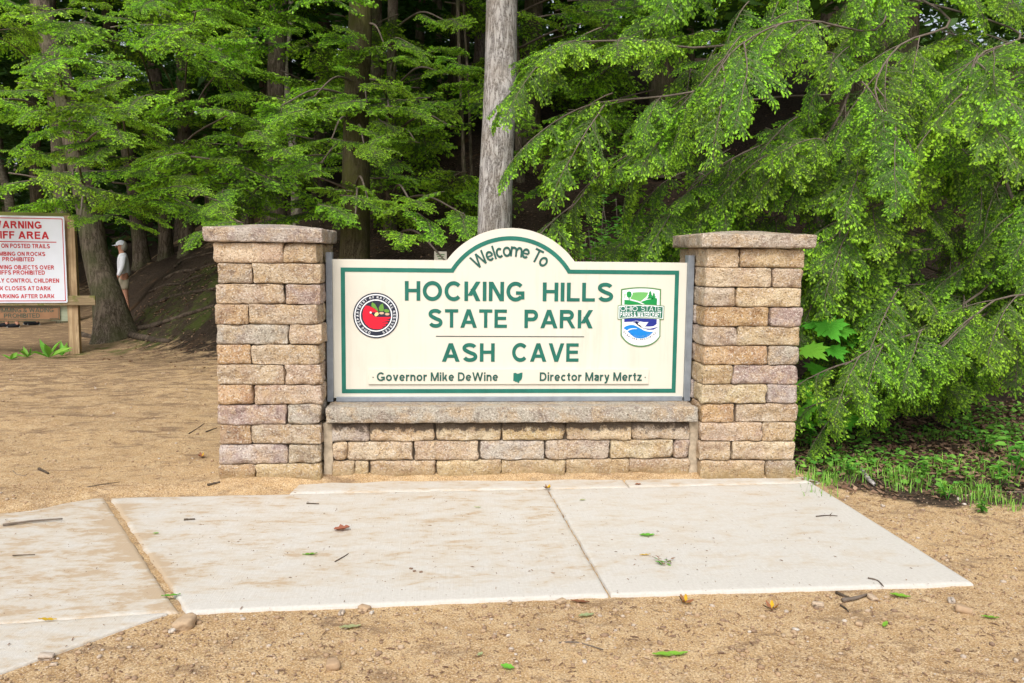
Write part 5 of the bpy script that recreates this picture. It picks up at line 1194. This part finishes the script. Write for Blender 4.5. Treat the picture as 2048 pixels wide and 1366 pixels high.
def gravel():
    R_ = np.random.default_rng(24)
    x1, y1 = scatter_region(24000, R_, (-3.4, 4.6), (2.1, 5.3), lambda x, y: ~on_slab(x, y) & (R_.random(len(x)) < np.clip(1.1 - np.abs(3.45 - y) * .45, .25, 1)))
    x2, y2 = scatter_region(3500, R_, (-6, 2.2), (5.4, 11), lambda x, y: ~in_stone(x, y) & (x < -1.5))
    x = np.concatenate([x1, x2]); y = np.concatenate([y1, y2]); n = len(x); s = .0028 + .011 * R_.random(n) ** 6
    ico, f = pebble_verts(R_, n); sc = np.stack([s * R_.uniform(.8, 1.5, n), s * R_.uniform(.7, 1.2, n), s * R_.uniform(.45, .8, n)], 1)
    V = ico[None] * sc[:, None] * R_.uniform(.8, 1.2, (n, 12, 1)); an = R_.uniform(0, 6.28, n); c, s_ = np.cos(an)[:, None], np.sin(an)[:, None]
    V = np.stack([V[..., 0] * c - V[..., 1] * s_, V[..., 0] * s_ + V[..., 1] * c, V[..., 2]], -1) + np.stack([x, y, ground_z(x, y) + sc[:, 2] * .4], 1)[:, None]
    Fs = (np.arange(n)[:, None, None] * 12 + f[None]).reshape(-1, 3)
    o = link('gravel', mesh('gravel', V.reshape(-1, 3), Fs, True, attr={'tint': np.repeat(R_.beta(1.5, 1.8, n), 12)}), None, [MAT['pebble']]); o['kind'] = 'stuff'; tag(o, 'fine gravel and grit scattered over the sandy ground', 'gravel')
gravel()
def blades(C_, R_, n, h0, h1, spread, w_=.004):
    P = np.repeat(C_, n, 0); m_ = len(P); P = P + np.stack([R_.normal(0, spread, m_), R_.normal(0, spread, m_), np.zeros(m_)], 1); P[:, 2] = ground_z(P[:, 0], P[:, 1]) - .005
    out = norm(np.stack([R_.normal(0, 1, m_), R_.normal(0, 1, m_), np.zeros(m_)], 1)); h = R_.uniform(h0, h1, (m_, 1)); b = np.stack([-out[:, 1], out[:, 0], np.zeros(m_)], 1) * w_
    lean = R_.uniform(.15, .8, (m_, 1)); mid = P + out * h * lean * .35 + np.array([0, 0, 1]) * h * .62; tip = P + out * h * lean + np.array([0, 0, 1]) * h * (1 - lean * .35)
    V = np.stack([P - b, P + b, mid + b * .8, mid - b * .8, tip], 1).reshape(-1, 3); base = np.arange(m_)[:, None] * 5
    F1 = np.concatenate([base + np.array([[0, 1, 2]]), base + np.array([[0, 2, 3]]), base + np.array([[3, 2, 4]])])
    return V, F1, np.repeat(R_.random(m_), 5)
def grass():
    R_ = np.random.default_rng(34); C_ = []
    for x, y, k in ((1790, 975, 3), (1800, 955, 2), (1725, 955, 2), (1670, 960, 3), (1640, 965, 3), (1620, 955, 2), (1955, 985, 3), (1965, 1005, 2), (1740, 925, 2), (1690, 935, 2), (1850, 960, 2), (1900, 990, 2), (2020, 1010, 2), (1880, 935, 1), (1990, 960, 2), (1640, 985, 1)):
        for _ in range(k): q = atG(x + R_.normal(0, 9), y + R_.normal(0, 4)); C_.append((q.x, q.y, 0))
    V, Fs, t = blades(np.array(C_), R_, 26, .03, .12, .055, .0028)
    x, y = scatter_region(1500, R_, (2.35, 6), (5.0, 7.6), lambda x, y: (y > 5.35 - (x - 2.5) * .25 + R_.normal(0, .12, len(x))) & (np.sin(x * 5 + y * 3) + np.sin(y * 7 - x * 2) > .1))
    V2, F2, t2 = blades(np.stack([x, y, 0 * x], 1), R_, 4, .015, .06, .02, .003)
    o = link('grass', mesh('grass', np.vstack([V, V2]), np.concatenate([Fs, F2 + len(V)]), attr={'tint': np.concatenate([t, t2])}), None, [MAT['grass']]); o['kind'] = 'stuff'; tag(o, 'tufts of short green grass on the verge right of the pillar', 'grass')
grass()
def leaf_faces(C_, D_, ln, wd, R_):
    """small folded ovate leaves: base, two sides, tip"""
    n = len(C_); up_ = np.tile(np.array([0, 0, 1.0]), (n, 1)) + R_.normal(0, .25, (n, 3)); S_ = norm(np.cross(D_, up_)); N = np.cross(S_, D_); ln = ln[:, None]; wd = wd[:, None]
    p = [C_, C_ + D_ * ln * .3 + S_ * wd * .48 + N * wd * .12, C_ + D_ * ln * .62 + S_ * wd * .42 + N * wd * .10, C_ + D_ * ln - N * ln * .10, C_ + D_ * ln * .62 - S_ * wd * .42 + N * wd * .10, C_ + D_ * ln * .3 - S_ * wd * .48 + N * wd * .12]
    V = np.stack(p, 1).reshape(-1, 3); base = np.arange(n)[:, None] * 6
    return V, np.concatenate([base + np.array([[0, 1, 2]]), base + np.array([[0, 2, 3]]), base + np.array([[0, 3, 4]]), base + np.array([[0, 4, 5]])])
def cover():
    R_ = np.random.default_rng(44)
    x, y = scatter_region(7000, R_, (2.3, 6.4), (5.1, 8.2), lambda x, y: (y > 5.42 - (x - 2.5) * .22 + R_.normal(0, .15, len(x))) & (np.sin(x * 4.1 + 1) + np.sin(y * 5.3 + x) + R_.normal(0, .6, len(x)) > -.2) & ~in_stone(x, y))
    n = len(x); C_ = np.stack([x, y, ground_z(x, y) + R_.uniform(.01, .07, n)], 1); an = R_.uniform(0, 6.28, n); D_ = norm(np.stack([np.cos(an), np.sin(an), R_.normal(.05, .25, n)], 1)); l = R_.uniform(.022, .062, n)
    V, Fs = leaf_faces(C_, D_, l, l * R_.uniform(.6, .9, n), R_)
    o = link('ground_cover', mesh('cover', V, Fs, attr={'tint': np.repeat(R_.random(n), 6)}), None, [MAT['herb']]); o['kind'] = 'stuff'; tag(o, 'low leafy ground cover on the verge under the hemlock', 'ground cover')
cover()

# ------------------------------------------------------------------ single plants
def herb(name, label, px, py, nst, h, leafl, R_, group=None, rosette=False, wid=.5, mat='herb'):
    q = atG(px, py); t = thing(name, label, 'plant', (q.x, q.y, gz(q.x, q.y)), 0, group)
    for s in range(nst):
        an = R_.uniform(0, 6.28); ln = R_.uniform(.2, .6) if not rosette else 0; tip = np.array([math.cos(an) * ln * h, math.sin(an) * ln * h, h * R_.uniform(.7, 1.1)])
        C_, D_, L_ = [], [], []
        if rosette:
            el = R_.uniform(.2, 1.2); D_.append((math.cos(an) * math.cos(el), math.sin(an) * math.cos(el), math.sin(el))); C_.append((0, 0, .01)); L_.append(leafl * R_.uniform(.6, 1.2))
        else:
            link('stem', tube([(0, 0, -.01), tuple(tip * .5 + np.array([0, 0, h * .1])), tuple(tip)], [.0035, .003, .002], 5), t, [MAT['herb']])
            for j in range(6):
                f = .35 + .65 * j / 5; a2 = an + j * 2.4; el = R_.uniform(-.1, .4); C_.append(tuple(tip * f)); D_.append((math.cos(a2) * math.cos(el), math.sin(a2) * math.cos(el), math.sin(el))); L_.append(leafl * R_.uniform(.7, 1.15))
        for c_, d_, l_ in zip(C_, D_, L_):
            V, Fs = leaf_faces(np.array([c_]), norm(np.array([d_])), np.array([l_]), np.array([l_ * wid]), R_); link('leaf', mesh('leaf', V, Fs, attr={'tint': np.full(6, R_.uniform(.1, 1))}), t, [MAT[mat]])
    return t
R_ = np.random.default_rng(54)
for nm, lab, x, y, n, h, l, ros, wd in (
        ('leafy_weed', 'small leafy weed at the foot of the right pillar', 1622, 905, 3, .20, .07, False, .7), ('leafy_weed', 'broad-leaved weed at the far right edge of the verge', 2028, 955, 4, .28, .085, False, .65),
        ('leafy_weed', 'upright pointed-leaf weed right of the grass tufts', 2000, 975, 3, .16, .075, False, .4), ('leafy_weed', 'leafy weed just left of the far right weeds', 1968, 905, 4, .22, .08, False, .6),
        ('leafy_weed', 'round-leaved weed behind the broken stick', 1850, 955, 3, .12, .05, False, .8), ('leafy_weed', 'low round-leaved weed in the middle of the verge', 1895, 1000, 3, .10, .05, False, .8),
        ('leafy_weed', 'low leafy weed beside the grass near the pavement corner', 1700, 950, 3, .10, .05, False, .7), ('leafy_weed', 'lowest leafy weed on the sand at the verge edge', 1965, 1025, 4, .07, .045, False, .6),
        ('dock_weed', 'tall lobed dock weed left of the warning sign post', 97, 716, 7, .2, .34, True, .28), ('dock_weed', 'dock weed touching the warning sign post', 125, 712, 6, .2, .26, True, .28), ('dock_weed', 'small pale green weed in the sign shadow', 55, 716, 6, .2, .2, True, .35),
        ('dock_weed', 'leftmost small weed below the brown board', 22, 720, 6, .15, .16, True, .4)):
    herb(nm, lab, x, y, n, h, l, R_, 'weeds on the verge' if nm == 'leafy_weed' else 'weeds by the warning sign', ros, wd)
# leafy undergrowth on the slope behind the sign
for i, (x, y, D, lab) in enumerate(((1215, 500, 7.6, 'pale leafy shrub just above the sign board, right of the arch'), (1280, 480, 7.8, 'dark leafy shrub above the right half of the sign board'), (1190, 450, 8.6, 'leafy undergrowth under the hemlock tips right of the arch'), (1330, 505, 7.4, 'leafy undergrowth beside the right pillar cap'), (1150, 500, 8.2, 'low leafy shrub nearest the right shoulder of the arch'), (1260, 430, 9.2, 'leafy undergrowth higher on the slope under the hemlock'))):
    q = atD(x, y, D); g0 = gz(q.x, q.y); t = thing('leafy_shrub', lab, 'shrub', (q.x, q.y, g0), 0, 'shrubs behind the sign'); hh = max(.35, q.z - g0 + .1)
    C_, D_, L_ = [], [], []
    for s in range(9):
        an = R_.uniform(0, 6.28); ln = R_.uniform(.15, .5); tip = np.array([math.cos(an) * ln, math.sin(an) * ln, hh * R_.uniform(.75, 1.1)]); link('stem', tube([(0, 0, -.03), tuple(tip * .5 + np.array([0, 0, .08])), tuple(tip)], [.007, .005, .003], 5), t, [MAT['twig']])
        for j in range(60):
            f = R_.uniform(.3, 1.05); a2 = R_.uniform(0, 6.28); C_.append(tip * f + R_.normal(0, .05, 3)); el = R_.uniform(-.4, .5); D_.append((math.cos(a2) * math.cos(el), math.sin(a2) * math.cos(el), math.sin(el))); L_.append(R_.uniform(.05, .10))
    V, Fs = leaf_faces(np.array(C_), norm(np.array(D_)), np.array(L_), np.array(L_) * .5, R_); o = link('foliage', mesh('f', V, Fs, attr={'tint': np.repeat(R_.random(len(C_)) * (.9 if i == 0 else .6), 6)}), t, [MAT['herb']]); o['kind'] = 'stuff'
# maple sapling against the right pillar
ML = [(0, 0), (.16, .05), (.42, -.02), (.34, .12), (.62, .22), (.50, .30), (.60, .52), (.40, .46), (.34, .58), (.22, .52), (.20, .78), (.10, .72), (0, 1.0)]
def maple_mesh(seed):
    R2 = random.Random(seed); pts = ML + [(-x, y) for x, y in ML[-2:0:-1]]; V = [(0, .30, .02)]
    for x, y in pts: V.append((x * R2.uniform(.92, 1.08), y * R2.uniform(.95, 1.05), -.22 * x * x + .05 * abs(x) - .10 * y * y + R2.uniform(-.02, .02)))
    n = len(pts); return mesh('maple_leaf', V, [(0, 1 + i, 1 + (i + 1) % n) for i in range(n)])
MM = [maple_mesh(i) for i in range(4)]
q = atG(1652, 880); sap = thing('maple_sapling', 'maple sapling with large lobed green leaves against the right pillar', 'sapling', (q.x, q.y, gz(q.x, q.y))); rr = random.Random(9)
for i, (x, y, s, D) in enumerate(((1612, 690, .25, 6.15), (1650, 640, .25, 6.2), (1680, 650, .22, 6.3), (1625, 640, .20, 6.3), (1665, 690, .20, 6.25), (1700, 668, .19, 6.4), (1608, 645, .18, 6.4), (1600, 760, .20, 6.3), (1640, 730, .22, 6.4), (1630, 790, .22, 6.4), (1610, 810, .2, 6.3), (1660, 815, .22, 6.4), (1600, 840, .2, 6.35), (1690, 830, .2, 6.5), (1640, 840, .22, 6.5), (1700, 790, .2, 6.6))):
    c = atD(x, y, D) - sap.location; o = link('leaf', MM[i % 4], sap, [MAT['maple']], c); f_ = rr.uniform(-.7, .7)
    o.rotation_euler = (rad(rr.uniform(-75, -30)) + math.pi, rr.uniform(-.35, .35), f_) if False else (rad(rr.uniform(200, 240)), rr.uniform(-.4, .4), rr.uniform(-.6, .6)); o.scale = (s * .85,) * 3
    link('leaf_stalk', tube([c, c + V3((rr.uniform(-.06, .06), .06, -.05)), V3((.0, .1, max(.1, c.z * .55)))], [.0022, .0025, .003], 5), sap, [MAT['herb']])
link('stem', tube([(0, .05, -.05), (-.02, .1, .4), (.03, .12, .95)], [.009, .008, .005], 6), sap, [MAT['twig']])

# ------------------------------------------------------------------ leaves, sticks, stones lying about
def flat_leaf(label, px, py, L, wd, mt, ang, slab_=False, curl=.25, lobes=False, name='fallen_leaf', cat='leaf'):
    q = atZ(px, py, .004) if slab_ else atG(px, py); z = .006 if slab_ else gz(q.x, q.y) + .008; V, Fs = [], []; n = 9
    for i in range(n + 1):
        t = i / n; w_ = wd * math.sin(math.pi * min(1, t * .95 + .03)) ** .8 * (1 + (.35 * math.sin(t * 17) if lobes else .06 * math.sin(t * 23)))
        zc = curl * L * (abs(t - .5) ** 2) * .8
        for s in (-1, -.5, 0, .5, 1): V.append(((t - .5) * L, s * w_ / 2, zc + abs(s) * w_ * .28 * curl * 2 + .002 * math.sin(i * 2 + s * 3)))
    for i in range(n):
        for k in range(4): a = i * 5 + k; Fs.append((a, a + 1, a + 6, a + 5))
    o = link(name, mesh('leaf', V, Fs, True), None, [MAT[mt]], (q.x, q.y, z)); o.rotation_euler = (random.uniform(-.1, .1), random.uniform(-.1, .1), ang); return tag(o, label, cat, 'fallen leaves')
for a in (('bright green fallen leaf on the sand at the bottom right', 1340, 1313, .14, .035, 'gleaf', .05), ('green leaf tip on the sand below the pavement, bottom centre', 1015, 1338, .055, .03, 'gleaf', -.6), ('green leaf with stalk beside the two sticks near the pavement corner', 1800, 1195, .085, .035, 'gleaf', -.5),
          ('small green leaf on the sand at the lower right edge', 1980, 1238, .07, .022, 'gleaf', -.35), ('pale green leaf on the sand below the pavement joint', 1172, 1234, .075, .026, 'paleleaf', .35), ('reddish brown leaf at the pavement edge below the joint', 1160, 1207, .085, .03, 'bleaf', -.35),
          ('pale torn leaf on the sand below the middle slab', 700, 1258, .09, .035, 'paleleaf', .3), ('dull green leaf on the sand right of the bottom middle', 1770, 1252, .05, .02, 'gleaf', .8), ('small pale leaf on the sand near the bottom edge', 960, 1312, .035, .015, 'paleleaf', 1.0)): flat_leaf(*a)
for a in (('green leaf on the right slab', 1294, 1071, .085, .035, 'gleaf', .1, True), ('light green leaf on the middle slab', 620, 1109, .075, .022, 'gleaf', -.1, True), ('crumpled brown leaf on the middle slab', 684, 1060, .085, .055, 'bleaf', .2, True, .55, True), ('orange leaf scrap on the right slab', 1290, 1110, .055, .014, 'yleaf', -.1, True),
          ('green leaf strip in the sandy joint between the left slabs', 342, 1192, .08, .024, 'gleaf', .15, True), ('pale seed leaf lying on the middle slab', 955, 1015, .045, .012, 'paleleaf', .1, True), ('tiny cream leaf on the right slab near the wall', 1165, 1000, .04, .018, 'paleleaf', .4, True),
          ('brown leaf scrap below the wall on the right', 1276, 970, .045, .028, 'bleaf', .3, True, .5, True), ('tiny green leaf near the top of the middle slab', 312, 1067, .03, .015, 'gleaf', .0, True), ('yellow-brown leaf scrap on the left slab', 95, 1240, .07, .02, 'yleaf', .1, True)): flat_leaf(*a)
for lab, x, y, s, slab_ in (('yellow and brown flower bit on the sand near the left pillar', 403, 915, .03, False), ('yellow blossom at the top of the pavement joint', 1095, 977, .03, True), ('yellow and brown pod on the sand below the right slab', 1370, 1208, .035, False), ('brown and yellow pod on the sand, right of the other pod', 1543, 1220, .035, False)):
    q = atZ(x, y, .01) if slab_ else atG(x, y); t = thing('tulip_flower', lab, 'flower', (q.x, q.y, (.004 if slab_ else gz(q.x, q.y)) + .008), 0, 'fallen yellow flowers')
    for k in range(6):
        a = k * 1.05; me = mesh('p', [(0, 0, 0), (.5 * s, .28 * s, .12 * s), (s, .1 * s, .5 * s), (s, -.12 * s, .45 * s), (.5 * s, -.28 * s, .1 * s)], [(0, 1, 2, 3, 4)]); o = link('petal', me, t, [MAT[('bleaf', 'cone', 'bleaf', 'root', 'bleaf', 'cone')[k]]]); o.rotation_euler = (random.uniform(-.4, .4), random.uniform(-.5, .2), a)
def stick(label, pts, r, slab_=False, mt='twig', cat='stick', fork=False):
    P = []
    for x, y in pts: q = atZ(x, y, .006) if slab_ else atG(x, y); P.append((q.x, q.y, (.001 if slab_ else gz(q.x, q.y)) + r * .9, r))
    Q = smooth_path(P, 10); o = link('fallen_stick', tube([p_[:3] for p_ in Q], np.linspace(r, r * .6, 11), 7, True, .35, pts[0][0]), None, [MAT[mt]]); tag(o, label, cat, 'fallen sticks')
    if fork:
        a, b = V3(Q[6][:3]), V3(Q[10][:3]); d = (b - a); e = a + V3((d.x * .4 - d.y * .5, d.y * .4 + d.x * .5, .01)); link('side_twig', tube([a, e], [r * .7, r * .4], 5), o, [MAT[mt]])
for a in (('broken pale stick lying in the grass right of the pillar', [(1722, 945), (1735, 962), (1750, 975)], .020, False, 'ash'), ('longer stick crossing another below the pavement corner', [(1685, 1204), (1710, 1200), (1733, 1193)], .010), ('dark stick under the crossed stick near the pavement corner', [(1672, 1187), (1688, 1194), (1704, 1200)], .007, False, 'root'), ('short dark stick below the crossed sticks', [(1681, 1212), (1690, 1218), (1697, 1225)], .005, False, 'root'),
          ('long thin grey twig on the sand at the bottom centre', [(1118, 1287), (1150, 1286), (1180, 1293), (1206, 1301)], .004), ('long stick lying on the left slab', [(5, 1050), (60, 1043), (125, 1038)], .007, True), ('dark stub of stick on the middle slab', [(368, 1039), (390, 1038)], .006, True, 'root'), ('thin twig on the middle slab, right of the light green leaf', [(670, 1122), (684, 1114), (697, 1106)], .003, True, 'root'),
          ('forked twig on the right slab near its far edge', [(1632, 1032), (1655, 1030), (1675, 1031)], .0035, True, 'root', 'stick', True), ('curved twig hanging over the right slab front edge', [(1736, 1155), (1755, 1160), (1767, 1172)], .004, True), ('dark twig on the left slab near the photo edge', [(25, 1110), (45, 1109), (70, 1108)], .003, True, 'root'), ('short twig on the middle slab near the wall', [(613, 1006), (638, 1007)], .004, True, 'root'),
          ('dark stick at the foot of the left pillar', [(415, 972), (428, 969), (440, 966)], .009, False, 'root'), ('thin twig on the sand left of the pillar', [(378, 868), (395, 858), (408, 848)], .005, False, 'root'), ('dark twig pointing at the left pillar', [(412, 865), (425, 860), (434, 857)], .006, False, 'root'), ('short mossy stick on the sand left of the slabs', [(78, 940), (88, 945), (97, 949)], .010, False, 'root'),
          ('curved twig on the sand near the left photo edge', [(26, 943), (34, 950), (52, 953)], .004), ('thin straight twig on the sand above the middle slab', [(175, 975), (205, 970), (240, 965)], .004, False, 'root'), ('twig lying across the leaf litter at the right edge', [(1950, 980), (2000, 985), (2060, 985)], .006), ('bare stick leaning in the weeds at the right', [(1932, 905), (1945, 895), (1955, 885)], .008)): stick(*a)
def rock(label, px, py, s, tint, slab_=False):
    q = atZ(px, py, .0) if slab_ else atG(px, py); R2 = np.random.default_rng(int(px * 7 + py)); s = s * .72; me = block_mesh(s * 1.3, s * .6, s * .9, px * .1, s * .26, s * .24, s / 7)
    a = me.attributes.new('tint', 'FLOAT', 'POINT'); a.data.foreach_set('value', np.full(len(me.vertices), tint, np.float32))
    o = link('loose_stone', me, None, [MAT['pebble']], (q.x, q.y, (.0 if slab_ else gz(q.x, q.y)) + s * .2)); o.rotation_euler = (R2.uniform(-.2, .2), R2.uniform(-.2, .2), R2.uniform(0, 3)); tag(o, label, 'stone', 'loose stones')
for a in (('flat tan stone on the sand near the bottom right corner', 1928, 1224, .075, .42), ('tan stone at the bottom left of the sand', 665, 1334, .075, .38), ('grey flat stone at the end of the sandy joint', 370, 1253, .10, .55), ('small white stone beside the grey flat stone', 345, 1264, .04, .98), ('white-grey stone at the edge of the left slab', 93, 1318, .06, .85), ('small grey pebble by the left slab edge', 108, 1331, .035, .75),
          ('tan upright stone at the middle slab front edge', 728, 1220, .055, .45), ('pale stone left of the upright stone', 683, 1228, .045, .8), ('white pebble below the middle slab', 743, 1227, .028, 1.0), ('small grey stone below the pavement joint', 1020, 1207, .035, .72), ('grey stone right of the pavement joint', 1122, 1206, .05, .6), ('cream rounded stone against the low wall', 1055, 955, .055, .62, True), ('pale flat stone under the sticks', 1635, 1212, .055, .7),
          ('grey stone between the crossed sticks and leaf', 1745, 1199, .05, .68), ('small pale stone cluster below the slab corner', 1902, 1203, .045, .86), ('tan stone on the sand right of the slab', 2027, 1158, .04, .62), ('flat grey stone in the sand, lower right', 1718, 1250, .05, .5), ('white stone beside the verge grass', 1918, 1000, .035, .95), ('pale pebble on the sand right of the slab edge', 1765, 1013, .035, .88), ('pinkish pebble on the sand left of the pillar', 327, 748, .05, .6)): rock(*a)
# clump of moss and bark on the right slab, dark droppings on the middle one
q = atZ(1328, 1127, .0); t = thing('moss_clump', 'little clump of moss and bark on the right slab', 'moss', (q.x, q.y, .002)); R2 = np.random.default_rng(5)
for k in range(26):
    a = R2.uniform(0, 6.28); c_ = np.array([R2.normal(0, .022), R2.normal(0, .016), R2.uniform(.004, .02)]); d_ = norm(np.array([[math.cos(a), math.sin(a), R2.uniform(-.2, .5)]])); V, Fs = leaf_faces(c_[None], d_, np.array([.03]), np.array([.009]), R2); link('moss_strand', mesh('m', V, Fs, attr={'tint': np.full(6, R2.uniform(0, .5))}), t, [MAT['herb' if k % 3 == 0 else 'dry']])
for x, y, lab in ((822, 1138, 'dark crumb on the middle slab, left of three'), (829, 1143, 'dark crumb on the middle slab, middle of three'), (842, 1145, 'dark crumb on the middle slab, right of three')):
    rock(lab, x, y, .018, .0, True)
